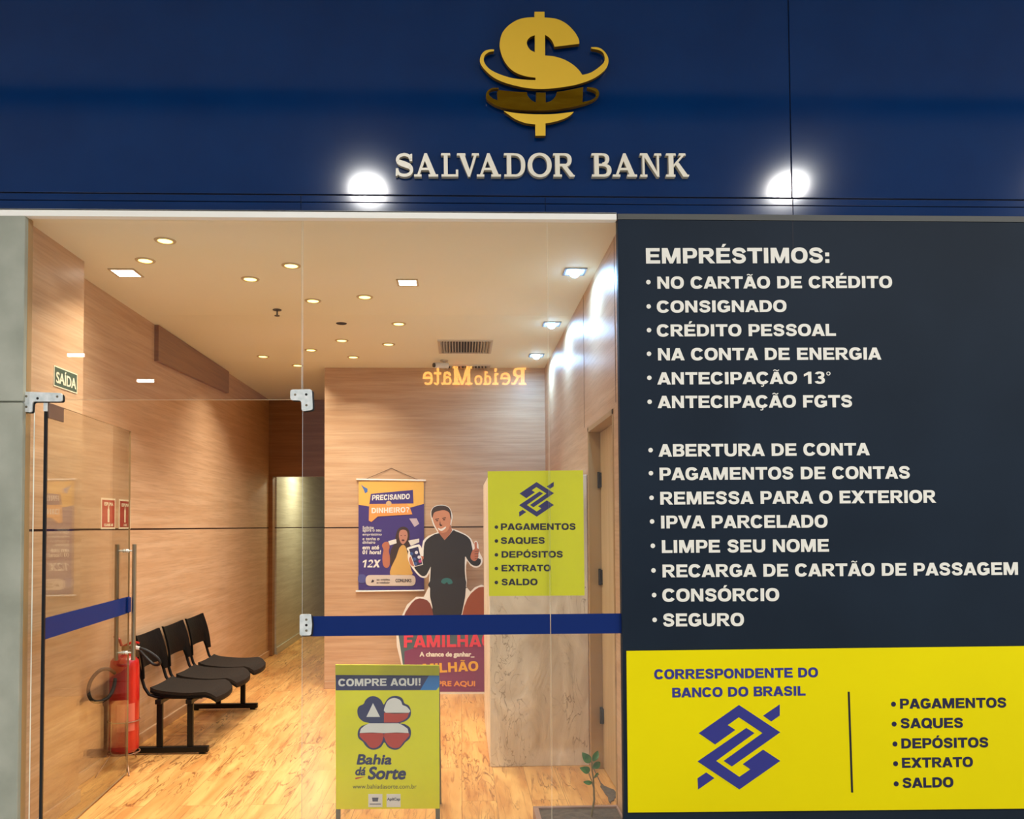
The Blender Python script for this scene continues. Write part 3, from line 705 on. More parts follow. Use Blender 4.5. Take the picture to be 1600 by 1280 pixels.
q = MB(); heavy(q, P_s, 'COMPRE AQUI!', 500+140/4.923, 500+778/4.923, 1020+258/4.923, 1020+252/4.923, 11.4, .0008, .0018); q.build('lettering', white, st)
clov = smooth_loop([(490,400),(470,365),(430,338),(385,338),(350,365),(335,395),(298,415),(287,455),(300,500),(335,530),(380,543),(320,565),(292,605),(295,655),(330,685),(350,715),(385,742),(430,745),(470,725),(495,690),(520,725),(560,745),(605,742),(640,710),(655,690),(690,660),(700,615),(690,575),(650,550),(615,543),(660,525),(695,490),(698,440),(680,405),(650,390),(635,355),(600,335),(550,337),(515,362)], 3)
q = MB(); px_shape(q, P_s, clov, 0, .0012, 0, None, S_); cl = q.build('clover', navy, st)
def sub(pts, mt, h=.002, nm='clover_patch', par=None):
    q = MB(); px_shape(q, P_s, pts, 0, h, 0, None, S_); return q.build(nm, mt, par or cl)
sub([(408,388),(462,494),(357,494)], white)
sub(smooth_loop([(505,462),(505,400),(530,362),(575,348),(620,368),(635,402),(670,418),(685,462)], 3), white)
sub([(492,462),(686,462),(672,500),(640,522),(600,537),(492,537)], redp)
sub([(380,543),(605,543),(640,560),(675,585),(682,618),(305,618),(315,585),(345,560)], white)
sub(smooth_loop([(308,618),(482,618),(487,650),(470,700),(430,732),(385,728),(355,690),(325,665)], 2), redp)
sub(smooth_loop([(500,618),(682,618),(672,655),(640,690),(610,728),(560,732),(520,705),(498,660)], 2), redp)
q = MB()
light_text(q, P_s, 'Bahia', 500+285/4.923, 500+545/4.923, 1020+858/4.923, 1020+785/4.923, .8, shear=.2)
light_text(q, P_s, 'dá', 500+270/4.923, 500+345/4.923, 1020+942/4.923, 1020+880/4.923, .6, shear=.2)
light_text(q, P_s, 'Sorte', 500+370/4.923, 500+650/4.923, 1020+972/4.923, 1020+880/4.923, 1.0, shear=.2)
q.build('lettering', navy, st)
q = MB(); px_shape(q, P_s, [(272,962),(350,952),(300,968),(272,975)], 0, .001, 0, None, S_); q.build('underline', redp, st)
q = MB(); light_text(q, P_s, 'www.bahiadasorte.com.br', 551, 651, 1232.5, 1225.5); q.build('lettering', mat('ink_grey', (96,96,60), .5), st)
for a_, b_, t in ((372,480,'Loteria'),(512,620,'ApliCap')):
    q = MB(); px_shape(q, P_s, rc(a_,1088,b_,1188), 0, .0008, 0, None, S_); lg = q.build('logo_tile', white, st)
    q = MB()
    if t == 'ApliCap': light_text(q, P_s, t, 500+(a_+5)/4.923, 500+(b_-4)/4.923, 1020+1142/4.923, 1020+1116/4.923, .2, h=.0016)
    else:
        px_shape(q, P_s, [(400,1115),(450,1115),(445,1145),(405,1145)], 0, .0014, 0, None, S_); px_shape(q, P_s, rc(382,1162,468,1168), 0, .0014, 0, None, S_)
    q.build('logo_print', mat('ink_mute', (88,92,110), .5), lg)
# legs: front pair and the rear pair of the A shape
pL = P_s.hit(528,1266); pR = P_s.hit(684,1266)
zt_ = P_s.hit(606,1040).z
for p_ in (pL, pR):
    s_ = 1 if p_ is pL else -1
    q = MB(); q.box((p_.x-.011,YS+.002,0),(p_.x+.011,YS+.022,.2)); q.build('leg', M_grey, st)
    q = MB(); x_ = p_.x
    q.add([(x_-.011,YS+.30,0),(x_+.011,YS+.30,0),(x_+.011,YS+.32,0),(x_-.011,YS+.32,0),(x_-.011,YS+.012,zt_-.02),(x_+.011,YS+.012,zt_-.02),(x_+.011,YS+.032,zt_-.02),(x_-.011,YS+.032,zt_-.02)],
          [(0,3,2,1),(4,5,6,7),(0,1,5,4),(1,2,6,5),(2,3,7,6),(3,0,4,7)]); q.build('leg', M_grey, st)
q = MB(); q.box((pL.x,YS+.30,.06),(pR.x,YS+.316,.08)); q.build('crossbar', M_grey, st)

# ------------------------------------------------------------------ banner on the back wall
P_b = front(YB-.012)
B_ = lambda p: (550+p[0]/6.092, 730+p[1]/6.092)
bn = thing('wall_banner', 'purple and orange fabric banner hanging from a cord on the back wall', 'banner', tuple(P_b.hit(611,925)))
pur = mat('print_purple', (62,46,122), .55); ora = mat('print_orange', (238,182,84), .55); skin = mat('print_skin', (186,112,84), .55); hair = mat('print_hair', (58,36,30), .6)
q = MB(); px_shape(q, P_b, rc(62,135,685,1168), -.003, 0, 0, None, B_); cloth = q.build('fabric', pur, bn)
def bl(pts, mt, h, nm='print', fn=B_, pl=P_b, par=None):
    q = MB(); px_shape(q, pl, pts, 0, h, 0, None, fn); return q.build(nm, mt, par or cloth)
bl([(63,136),(684,136),(684,350),(560,385),(165,375),(63,358)], ora, .001, 'print_header')
bl([(180,255),(580,218),(585,345),(165,355)], pur, .002, 'print_box')
bl([(165,352),(520,350),(550,380),(575,450),(245,470),(185,522),(160,510)], mat('print_orange2', (244,160,80), .55), .003, 'print_balloon')
bl(disc(350,347,26), mat('print_tan', (214,180,130), .5), .004, 'print_badge')
bl([(85,165),(115,190),(148,205),(148,235),(125,250),(112,215)], mat('print_blue', (70,110,180), .5), .002, 'print_rocket')
bl(smooth_loop([(420,640),(440,590),(480,568),(525,580),(548,630),(545,720),(560,850),(545,950),(500,900),(470,760),(440,900),(415,960),(375,950),(360,880),(370,790),(400,730)], 3), hair, .0015, 'print_hair')
bl(smooth_loop([(440,1025),(362,1025),(375,950),(420,860),(450,770),(490,740),(520,780),(540,880),(565,980),(572,1025)], 2), mat('print_top', (216,170,88), .55), .002, 'print_top')
bl(smooth_loop([(285,745),(310,715),(345,715),(358,760),(350,800),(362,870),(355,940),(325,960),(295,930),(290,850),(300,790)], 3), skin, .0025, 'print_arm')
bl(smooth_loop([(447,640),(460,605),(490,595),(520,610),(530,650),(520,700),(485,735),(455,700)], 3), mat('print_face', (196,136,112), .5), .0025, 'print_face')
q = MB()
for c_ in ((468,652),(506,650)): px_shape(q, P_b, disc(c_[0], c_[1], 7, ry=4), 0, .003, 0, None, B_)
px_shape(q, P_b, disc(486,697,14,ry=9), 0, .003, 0, None, B_); q.build('print_features', mat('print_dark', (80,30,34), .5), cloth)
bl([(345,705),(420,685),(425,725),(360,745)], white, .0027, 'print_note'); bl([(535,700),(640,680),(640,715),(560,750)], white, .0027, 'print_note'); bl([(545,490),(615,488),(640,540),(595,570)], mat('print_pale', (200,180,190), .5), .002, 'print_note')
bl(rnd([(130,1028),(605,1028),(605,1130),(130,1130)], 50, 8), mat('print_pill', (214,200,188), .5), .003, 'print_pill')
bl(rnd(rc(58,1020,130,1105), 36, 8), mat('print_swirl', (80,84,150), .5), .0025, 'print_badge')
q = MB()
heavy(q, P_b, 'PRECISANDO', 550+188/6.092, 550+550/6.092, 730+318/6.092, 730+304/6.092, 8.3, .002, .0035, shear=.15)
heavy(q, P_b, 'DINHEIRO?', 550+185/6.092, 550+548/6.092, 730+440/6.092, 730+430/6.092, 8.3, .003, .0045)
heavy(q, P_b, '12X', 550+92/6.092, 550+262/6.092, 730+955/6.092, 730+955/6.092, 12, .001, .0025, shear=.2)
for t, y_, x1_, bo in (('Solicite', 590, 205, 0),('agora o seu', 622, 275, 0),('empréstimo', 658, 282, 0),('e tenha o', 696, 260, 0),('dinheiro', 730, 220, 0),('em até', 783, 255, .35),('01 hora!', 828, 272, .35)):
    light_text(q, P_b, t, 550+100/6.092, 550+x1_/6.092, 730+y_/6.092, 730+(y_-(28 if bo == 0 else 36))/6.092, bo or .08, h=.0015, shear=.1)
q.build('lettering', white, bn)
q = MB(); light_text(q, P_b, 'CONLINKS', 550+415/6.092, 550+565/6.092, 730+1095/6.092, 730+1065/6.092, .2, h=.004)
light_text(q, P_b, 'ao crédito', 550+235/6.092, 550+360/6.092, 730+1080/6.092, 730+1062/6.092, .1, h=.004); light_text(q, P_b, 'ao trabalhador', 550+235/6.092, 550+360/6.092, 730+1108/6.092, 730+1090/6.092, .1, h=.004)
px_shape(q, P_b, [(180,1100),(195,1070),(212,1082),(205,1095)], .003, .004, 0, None, B_); q.build('lettering', mat('ink_brownish', (60,46,56), .5), bn)
for (a_, c_, nm) in (((556.8,749.6),(665.2,751.2),'top_rod'),((556,924.6),(663,923.2),'bottom_rod')):
    q = MB(); q.cyl(P_b.hit(*a_), P_b.hit(*c_), .0095, n=14); q.build(nm, mat('rod_white', (226,216,206), .4), bn, smooth=True)
q = MB(); pk = front(YB-.004)
q.tube([P_b.hit(571,749), pk.hit(611.5,731.6), P_b.hit(652.6,749.8)], .0022, 6); q.build('cord', mat('cord_brown', (90,66,48), .8), bn)

# ------------------------------------------------------------------ standing cardboard display
YD = 3.38
P_c = front(YD)
C_ = lambda p: (540+p[0]/6.4, 720+p[1]/6.4)
D_ = lambda p: (540+p[0]/6.154, 900+p[1]/6.154)
sd = thing('cardboard_display', 'cardboard display with a printed smiling man in black holding a phone', 'display', (P_c.hit(700,1083).x, YD, 0))
man = [(920,715),(885,660),(862,600),(850,545),(855,495),(890,455),(960,440),(1030,460),(1060,510),(1070,570),(1058,630),(1060,680),(1100,690),(1200,735),(1255,780),(1282,840),(1290,808),(1312,803),(1328,840),(1330,880),(1345,930),(1370,980),(1360,1040),(1310,1072),(1250,1050),(1213,1000),(1203,1100),(1212,1200),(1208,1262)]
manL = [(832,1262),(835,1180),(838,1120),(812,1165),(770,1172),(730,1150),(690,1105),(650,1050),(625,990),(622,940),(628,905),(613,872),(735,836),(762,880),(775,800),(830,750)]
mp_ = [C_(p) for p in smooth_loop(man, 2, False)]; ml_ = [C_(p) for p in smooth_loop(manL, 2, False)]
right = [(735,925),(742,918),(752,914),(770,920),(790,940),(798,1000),(797,1085)]
left = [(627,1085),(628,1042),(620,1010),(619,985),(628,962),(636,945),(650,933),(662,933)]
outl = mp_ + right + left + ml_
q = MB(); px_shape(q, P_c, outl, -.01, 0); cb = q.build('board', white, sd)
sweater = mat('print_black', (30,27,27), .6)
def cl_(pts, mt, h, nm, fn=C_): 
    q = MB(); px_shape(q, P_c, pts, 0, h, 0, None, fn); return q.build(nm, mt, sd)
cl_(smooth_loop([(935,725),(990,795),(1070,700),(1100,705),(1195,745),(1245,790),(1262,850),(1290,960),(1350,985),(1345,1035),(1305,1055),(1255,1035),(1215,985),(1195,960),(1192,1100),(1200,1200),(1196,1262),(1196,1275),(845,1275),(845,1200),(850,1100),(850,1060),(810,1140),(770,1155),(735,1130),(690,1075),(700,1050),(770,990),(780,900),(790,820),(840,765)], 2), sweater, .0012, 'print_sweater')
cl_([(935,735),(925,700),(930,640),(1050,640),(1065,700),(1000,800),(960,770)], mat('print_skin2', (176,112,84), .5), .0006, 'print_neck')
cl_(smooth_loop([(868,540),(880,500),(930,480),(1000,485),(1040,510),(1052,570),(1045,640),(1020,700),(980,722),(935,710),(900,660),(876,600)], 3), mat('print_skin3', (204,140,106), .5), .0016, 'print_head')
cl_(smooth_loop([(863,570),(858,510),(885,465),(950,448),(1020,462),(1052,510),(1058,590),(1046,560),(1035,520),(990,495),(930,502),(885,520),(872,560)], 3), mat('print_hair2', (62,46,38), .6), .0022, 'print_hair')
q = MB()
for e_ in ((915,600),(985,590)):
    px_shape(q, P_c, disc(e_[0], e_[1], 13, ry=5), 0, .0026, 0, None, C_); px_shape(q, P_c, [(e_[0]-20,e_[1]-16),(e_[0]+18,e_[1]-24),(e_[0]+20,e_[1]-17),(e_[0]-18,e_[1]-9)], 0, .0026, 0, None, C_)
px_shape(q, P_c, [(945,595),(938,645),(952,655),(968,648),(960,640),(951,640)], 0, .0024, 0, None, C_)
q.build('print_features', mat('print_umber', (56,32,26), .5), sd)
cl_(smooth_loop([(922,672),(955,682),(1000,660),(1000,675),(965,702),(935,694)], 3), white, .0027, 'print_smile')
cl_(smooth_loop([(635,985),(650,960),(700,950),(770,955),(780,975),(760,1010),(735,1050),(690,1058),(650,1040)], 3), skin, .0018, 'print_hand')
cl_([(622,878),(730,848),(775,1040),(690,1062)], white, .0022, 'print_phone_edge'); ph = cl_([(634,885),(726,860),(767,1035),(694,1055)], mat('print_screen', (40,40,84), .4), .0028, 'print_phone')
for c_, mt in (((660,930),(60,90,150)),((708,918),(220,220,230)),((690,985),(60,150,90)),((735,965),(220,80,60)),((700,1030),(60,70,150)),((745,1005),(190,60,120))):
    cl_(disc(c_[0], c_[1], 17, 8), mat('app_%d' % mt[0], mt, .5), .0034, 'print_app')
cl_(smooth_loop([(1288,830),(1300,812),(1312,820),(1314,870),(1335,890),(1328,930),(1322,975),(1290,1005),(1255,985),(1250,950),(1268,900),(1290,880)], 3), skin, .0018, 'print_hand')
q = MB()
for y_ in (905,930,955,978): px_shape(q, P_c, [(1290,y_),(1330,y_-4),(1330,y_+1),(1290,y_+6)], 0, .0024, 0, None, C_)
q.build('print_fingers', mat('print_brown', (92,54,40), .5), sd)
cl_([D_(p) for p in [(812,25),(1148,15),(1160,60),(1150,200),(1120,350),(1100,420),(820,420),(835,300),(812,200)]], mat('print_jeans', (34,34,38), .6), .0016, 'print_trousers', lambda p: p)
cl_(smooth_loop([(918,60),(935,30),(975,20),(1015,35),(1028,70),(990,80),(975,60),(950,78)], 3), mat('print_teal', (40,110,110), .5), .003, 'print_mark', D_)
# plain shapes where the printed figures stand
cl_(smooth_loop([(631,964),(638,950),(649,937),(662,936),(672,943),(677,962),(677,985),(631,985)], 2), mat('print_maroon', (122,58,44), .6), .002, 'print_mound', lambda p: p)
cl_(smooth_loop([(722,962),(730,936),(742,922),(755,917),(775,927),(790,955),(792,985),(722,985)], 2), mat('print_rust', (148,74,44), .6), .002, 'print_mound', lambda p: p)
cl_([(622,988),(640,975),(793,975),(793,1050),(640,1050),(630,1042)], mat('print_teal2', (74,98,104), .6), .001, 'print_band', lambda p: p)
cl_([(632,1018),(660,1008),(793,1006),(793,1081),(632,1081)], mat('print_magenta', (126,42,92), .55), .0022, 'print_base', lambda p: p)
q = MB(); heavy(q, P_c, 'FAMÍLHÃO', 630, 772, 1012, 1010.5, 20, .001, .0045); q.build('lettering', mat('print_pink', (226,58,84), .5), sd)
q = MB(); light_text(q, P_c, 'A chance de ganhar_', 656, 741, 1028, 1019, .5, h=.004); q.build('lettering', white, sd)
q = MB(); heavy(q, P_c, 'MILHÃO', 660, 748, 1052.5, 1048, 15, .001, .0045); q.build('lettering', mat('print_gold', (232,176,48), .5), sd)
q = MB(); light_text(q, P_c, 'COMPRE AQUI', 652, 742, 1073.5, 1064.5, .45, h=.004); q.build('lettering', mat('print_amber', (232,150,70), .5), sd)
xs_ = P_c.hit(700,1083)
zb_ = P_c.hit(700,1086).z
q = MB(); q.box((xs_.x-.12, YD+.01, 0), (xs_.x-.10, YD+.14, zb_+.3)); q.box((xs_.x+.10, YD+.01, 0), (xs_.x+.12, YD+.14, zb_+.3)); q.build('strut', mat('cardboard', (170,140,100), .8), sd)

# ------------------------------------------------------------------ exit sign on the pilaster
P_x = Plane((XP+.0005, 0, 0), (0,1,0), (1,0,0))
c4 = [P_x.uv(*p) for p in ((84,570.5),(121,585.5),(118.8,617.5),(83,600.5))]
u0 = (c4[0][0]+c4[3][0])/2; u1 = (c4[1][0]+c4[2][0])/2; v1 = (c4[0][1]+c4[1][1])/2; v0 = (c4[2][1]+c4[3][1])/2
def wall_sign(nm, pl, u0, u1, v0, v1, label, cat, mback, mface, border, texts):
    c_ = pl.pt((u0+u1)/2, v0, 0); t = thing(nm, label, cat, tuple(c_))
    q = MB(); q.prism(pl, [(u0,v0),(u1,v0),(u1,v1),(u0,v1)], 0, .003); q.build('plate', mback, t)
    q = MB(); b_ = border; q.prism(pl, [(u0+b_,v0+b_),(u1-b_,v0+b_),(u1-b_,v1-b_),(u0+b_,v1-b_)], .003, .0036); q.build('face', mface, t)
    q = MB()
    for kind, args in texts:
        if kind == 't':
            s_, a0_, a1_, b0_, b1_ = args; v, tr = font_tris(s_)
            for i_, (ox, oy) in enumerate([(0,0)] + [(math.cos(k*PI/3)*.0035*(a1_-a0_)*4, math.sin(k*PI/3)*.0035*(a1_-a0_)*4) for k in range(6)]):
                q.add([pl.pt(u0+(u1-u0)*(a0_+(a1_-a0_)*p[0])+ox*(u1-u0), v0+(v1-v0)*(b0_+(b1_-b0_)*p[1])+oy*(v1-v0), .0042+i_*.00006) for p in v], tr)
        else: q.prism(pl, [(u0+(u1-u0)*x_, v0+(v1-v0)*y_) for x_, y_ in args], .0036, .0043)
    q.build('lettering', mback, t)
    return t
wall_sign('exit_sign', P_x, u0, u1, v0, v1, 'dark green exit sign reading saída on the wooden pilaster above the door', 'sign', M_cream, M_green, .006, [('t', ('SAÍDA', .09, .93, .2, .86))])
P_w = Plane((XL+.0005, 0, 0), (0,1,0), (1,0,0))
ext = [(.44,.22),(.56,.22),(.57,.62),(.53,.68),(.53,.74),(.47,.74),(.47,.68),(.43,.62)]
a_ = P_w.uv(157.3,803)[0]; b_ = P_w.uv(179.5,803)[0]; za = P_w.uv(168,827)[1]; zb2 = P_w.uv(168,778.5)[1]
wall_sign('extinguisher_sign', P_w, a_, b_, za, zb2, 'red extinguisher sign on the left wall, the one nearer the door hinge', 'sign', M_cream, M_redsign, .012, [('t', ('ESPUMA', .2, .82, .76, .86)), ('p', ext), ('t', ('CLASSE AB', .2, .82, .1, .17))])
a_ = P_w.uv(185.3,803)[0]; b_ = P_w.uv(203.2,803)[0]
wall_sign('extinguisher_sign', P_w, a_, b_, za, zb2, 'darker red extinguisher sign right of its twin, beside the glass door edge', 'sign', M_cream, mat('sign_red2', (160,18,22), .5), .012, [('t', ('ESPUMA', .2, .82, .76, .86)), ('p', ext), ('t', ('ABC', .38, .7, .1, .17))])

# ------------------------------------------------------------------ extinguisher on its wire stand
EX = Vector((-2.125, 1.335, .095)); R_ = .088; EH = .60
et = thing('fire_extinguisher', 'red fire extinguisher with a black hose beside the open glass door', 'extinguisher', tuple(EX))
q = MB(); q.lathe(EX, [(0,0),(R_*.8,0),(R_,.02),(R_,EH-.07),(R_*.93,EH-.03),(R_*.6,EH),(R_*.28,EH+.015),(0,EH+.015)], 36); q.build('body', M_red, et, smooth=True)
q = MB(); q.cyl(EX+Vector((0,0,EH+.01)), EX+Vector((0,0,EH+.06)), .02, .018, 16); q.cyl(EX+Vector((0,0,EH+.045)), EX+Vector((.04,.015,EH+.05)), .009, n=10); q.build('valve', mat('brass', (150,130,90), .35, metal=.8), et, smooth=True)
q = MB(); q.tube([EX+Vector((-.02,0,EH+.06)), EX+Vector((-.03,-.01,EH+.10)), EX+Vector((-.06,-.02,EH+.125))], .009, 8); q.build('lever', M_red, et)
q = MB(); q.tube([EX+Vector((-.01,0,EH+.055)), EX+Vector((.05,0,EH+.085)), EX+Vector((.09,.0,EH+.075))], .008, 8); q.build('carrying_handle', M_red, et)
q = MB(); hp = [EX+Vector(p) for p in ((.04,.015,EH+.05),(.12,.02,EH+.03),(.19,.03,EH-.02),(.205,.04,EH-.06),(.16,.06,EH-.07),(.10,.07,EH-.02),(.06,.06,EH+.03))]
q.tube(smooth3([tuple(p) for p in hp]), .009, 8); q.build('hose', M_rubber, et, smooth=True)
q = MB(); q.cyl(EX+Vector((.04,.015,EH+.05)), EX+Vector((.085,.018,EH+.04)), .012, n=10); q.build('hose_collar', white, et)
q = MB(); hp = [(-2.15,1.25,.60),(-2.165,1.19,.635),(-2.18,1.11,.64),(-2.20,1.05,.60),(-2.205,1.02,.54),(-2.195,1.04,.48),(-2.175,1.10,.455),(-2.15,1.17,.47),(-2.14,1.215,.52),(-2.14,1.235,.57)]
q.tube(smooth3(hp), .011, 10); q.build('hose', M_rubber, et, smooth=True)
q = MB()
n_ = 14
vs = []; fs = []
for i in range(n_+1):
    a = math.radians(-95 + 70*i/n_)
    for z_ in (.14, .31): vs.append(EX + Vector(((R_+.0015)*math.cos(a), (R_+.0015)*math.sin(a), z_)))
for i in range(n_): fs.append((2*i, 2*i+2, 2*i+3, 2*i+1))
q.add(vs, fs); q.build('paper_tag', mat('tag_faded', (206,104,84), .6), et)
es = thing('extinguisher_stand', 'thin wire stand with splayed legs holding the red extinguisher', 'stand', (EX.x, EX.y, 0))
RX = R_+.006
q = MB()
for z_ in (.092, .29): q.tube([Vector((EX.x+RX*math.cos(a), EX.y+RX*math.sin(a), z_)) for a in [2*PI*i/28 for i in range(28)]], .0035, 6, closed=True)
q.tube([(EX.x-RX,EX.y,.0905),(EX.x+RX,EX.y,.0905)], .0035, 6); q.tube([(EX.x,EX.y-RX,.0900),(EX.x,EX.y+RX,.0900)], .0035, 6)
q.build('hoop', mat('wire_brown', (150,112,84), .4, metal=.4), es)
for ang, spread in ((-60,.14),(-118,.16),(90,.10)):
    a = math.radians(ang); c_, s_ = math.cos(a), math.sin(a)
    q = MB(); q.tube([(EX.x+RX*c_,EX.y+RX*s_,.30),(EX.x+(RX+.006)*c_,EX.y+(RX+.006)*s_,.09),(EX.x+min(RX+spread,.5)*c_ if ang != -118 else EX.x-.075,EX.y+(RX+spread)*s_,.004)], .004, 6); q.build('leg', mat('wire_brown', (150,112,84), .4, metal=.4), es)

# ------------------------------------------------------------------ three-seat bench on the left wall
bc = thing('waiting_bench', 'row of three linked black chairs along the left wood wall', 'bench', (-1.95, 2.25, 0))
def shell(cols, rows, fn, th, nrm):
    vs = []; n = len(cols); k = len(rows); q = MB()
    P = [[Vector(fn(c_, r_)) for r_ in rows] for c_ in cols]
    for off in (0, 1):
        for c_ in range(n):
            for r_ in range(k): vs.append(P[c_][r_] + Vector(nrm)*(th*off))
    fs = []; I = lambda o, c_, r_: o*n*k + c_*k + r_
    for c_ in range(n-1):
        for r_ in range(k-1):
            fs.append((I(0,c_,r_),I(0,c_+1,r_),I(0,c_+1,r_+1),I(0,c_,r_+1))); fs.append((I(1,c_,r_),I(1,c_,r_+1),I(1,c_+1,r_+1),I(1,c_+1,r_)))
    for c_ in range(n-1):
        for r_ in (0, k-1): fs.append((I(0,c_,r_),I(1,c_,r_),I(1,c_+1,r_),I(0,c_+1,r_)))
    for r_ in range(k-1):
        for c_ in (0, n-1): fs.append((I(0,c_,r_),I(0,c_,r_+1),I(1,c_,r_+1),I(1,c_,r_)))
    q.add(vs, fs); return q
SW = .225
for yc in (1.785, 2.268, 2.75):
    cols = [-1+2*i/20 for i in range(21)]; rows_ = [i/14 for i in range(15)]
    def seatf(u, t):
        hw = SW*(.90+.10*math.sin(min(1,t*1.3)*PI/2)) * (1 if t < .8 else math.sqrt(max(.0, 1-((t-.8)/.2)**2*.30)))
        x = -2.06 + .45*t; z = .405 - .022*math.sin(t*PI*.9) + .008*u*u*(1-.5*t) - .05*max(0,(t-.82)/.18)**2 + .012*max(0,(.14-t)/.14)**2
        return (x - .02*u*u*(t > .5)*t, yc+u*hw, z)
    o = shell(cols, rows_, seatf, .020, (0,0,1)).build('seat', M_seat, bc, smooth=True)
    o2 = shell(cols, rows_, lambda u, t: (seatf(u*1.01, t)[0], seatf(u*1.01, t)[1], seatf(u, t)[2]-.016), .015, (0,0,1)).build('seat_shell', M_chair, bc, smooth=True)
    def backf(u, t):
        hw = SW*(.98 - .10*t + .03*t*t)
        lo = .50 + (.062 if abs(u) < .70 else .062*max(0, 1-((abs(u)-.70)/.08))) ; hi = .785 - .018*(1-u*u) + .0
        z = lo + (hi-lo)*t
        x = -2.105 - .060*((z-.5)/.28) - .035*(1-u*u) + .012*math.sin(t*PI)
        return (x, yc+u*hw, z)
    cols2 = sorted(set([-1+2*i/20 for i in range(21)] + [-.72,-.74,-.76,.72,.74,.76]))
    shell(cols2, rows_, backf, .014, (1,0,.1)).build('backrest', M_chair, bc, smooth=True)
    for s_ in (-1, 1):
        y_ = yc + s_*SW*.86
        q = MB(); q.tube([(-2.150,y_,.64),(-2.132,y_,.56),(-2.118,y_,.50),(-2.10,y_,.44),(-2.07,y_,.395),(-2.02,y_,.378),(-1.90,y_,.374),(-1.72,y_,.374)], .0105, 10); q.build('support_tube', M_chairmetal, bc, smooth=True)
q = MB()
for x_ in (-2.0, -1.80): q.box((x_-.02,1.56,.335),(x_+.02,2.98,.365))
q.build('beam', M_chairmetal, bc, bevel=.003)
for y_ in (1.60, 2.88):
    q = MB(); q.box((-2.22,y_-.02,0.012),(-1.68,y_+.02,.05)); q.box((-2.20,y_-.015,0),(-2.16,y_+.015,.012)); q.box((-1.74,y_-.015,0),(-1.70,y_+.015,.012)); q.build('foot', M_chairmetal, bc, bevel=.004)
    for x_ in (-2.0, -1.80):
        q = MB(); q.box((x_-.019,y_-.013,.05),(x_+.019,y_+.013,.336)); q.build('leg', M_chairmetal, bc, bevel=.003)

# ------------------------------------------------------------------ planter, plant, dry leaf
pzh = .068
pxa = F(844,1262,.29).x
q = MB(); x0_, x1_, y0_, y1_ = pxa-.035, XR-.004, .075, .315
pl_ = thing('planter', 'low brown planter tray of dark soil behind the glass corner', 'planter', ((x0_+x1_)/2, .2, 0))
q.box((x0_,y0_,0),(x1_,y0_+.022,pzh)); q.box((x0_,y1_-.022,0),(x1_,y1_,pzh)); q.box((x0_,y0_+.022,0),(x0_+.028,y1_-.022,pzh)); q.box((x1_-.01,y0_+.022,0),(x1_,y1_-.022,pzh)); q.box((x0_+.028,y0_+.022,0),(x1_-.01,y1_-.022,.01))
q.build('tray', M_pot, pl_, bevel=.004)
q = MB(); q.box((x0_+.028,y0_+.022,.01),(x1_-.01,y1_-.022,pzh-.012)); q.build('soil', M_soil, pl_)
P_t = front(.18)
pt_ = thing('seedling', 'small green leafy seedling growing out of the planter tray', 'plant', (P_t.hit(924,1268).x, .18, pzh-.012))
G_ = lambda x, y: P_t.hit(840+x/10, 1160+y/10)
s0 = G_(840,1100); s0.z = pzh-.012
q = MB(); q.tube([s0, G_(885,900), G_(880,760), G_(870,560), G_(850,430), G_(850,330), G_(830,290)], [.0055,.005,.0045,.0038,.0034,.003,.002], 8)
q.tube([G_(880,760), G_(845,600), G_(800,480)], .0022, 6); q.tube([G_(870,570), G_(910,540), G_(960,500)], .002, 6); q.build('stem', M_stem, pt_, smooth=True)
def leafm(base_, tip, wid, bow):
    base_, tip = Vector(base_), Vector(tip); ax = tip-base_; L_ = ax.length; ax.normalize(); side = ax.cross(Vector((0,-1,.15))).normalized(); nn = side.cross(ax)
    q = MB(); vs = []; fs = []; n = 10
    for off in (0, .0012):
        for i in range(n+1):
            t = i/n; hw = wid*math.sin(PI*t**.85)**.8*.5 if 0 < t < 1 else 0
            for s_ in (-1, -.5, 0, .5, 1): vs.append(base_ + ax*L_*t + side*hw*s_ + nn*(bow*math.sin(PI*t) + abs(s_)*hw*.3 - off))
    k = 5; tot = (n+1)*k
    for i in range(n):
        for j in range(4):
            fs.append((i*k+j,(i+1)*k+j,(i+1)*k+j+1,i*k+j+1)); fs.append((tot+i*k+j,tot+i*k+j+1,tot+(i+1)*k+j+1,tot+(i+1)*k+j))
        for j in (0, 4): fs.append((i*k+j,(i+1)*k+j,tot+(i+1)*k+j,tot+i*k+j))
    q.add(vs, fs); return q
for a_, b_, wd, dy in (((825,320),(690,150),.040,-.01),((860,300),(955,150),.030,.02),((820,450),(650,380),.036,-.02),((860,400),(990,330),.032,.02),((850,635),(705,610),.022,-.01),((880,560),(960,490),.014,.02)):
    p0_ = G_(*a_); p1_ = G_(*b_); p1_.y += dy; leafm(p0_, p1_, wd, .006).build('leaf', M_leaf, pt_, smooth=True)
q = MB(); P_z = Plane((0,0,.004), (1,0,0), (0,0,1))
dl = [(1000,640),(1040,680),(1130,720),(1190,740),(1230,790),(1270,830),(1250,855),(1200,870),(1190,910),(1150,920),(1140,960),(1120,930),(1105,900),(1100,850),(1060,810),(1030,760),(980,690)]
def gz(x, y): p = FZ(840+x/10, 1160+y/10, .004); return (p.x, p.y)
q.prism(P_z, [gz(*p) for p in dl], -.003, .001); a_ = gz(870,420); b_ = gz(990,650)
q.tube([(a_[0],a_[1],.012),((a_[0]+b_[0])/2,(a_[1]+b_[1])/2,.008),(b_[0],b_[1],.005)], .0025, 6)
tag(q.build('dried_leaf', M_dry), 'torn grey dried leaf with a stalk lying on the floor by the wooden door', 'leaf')

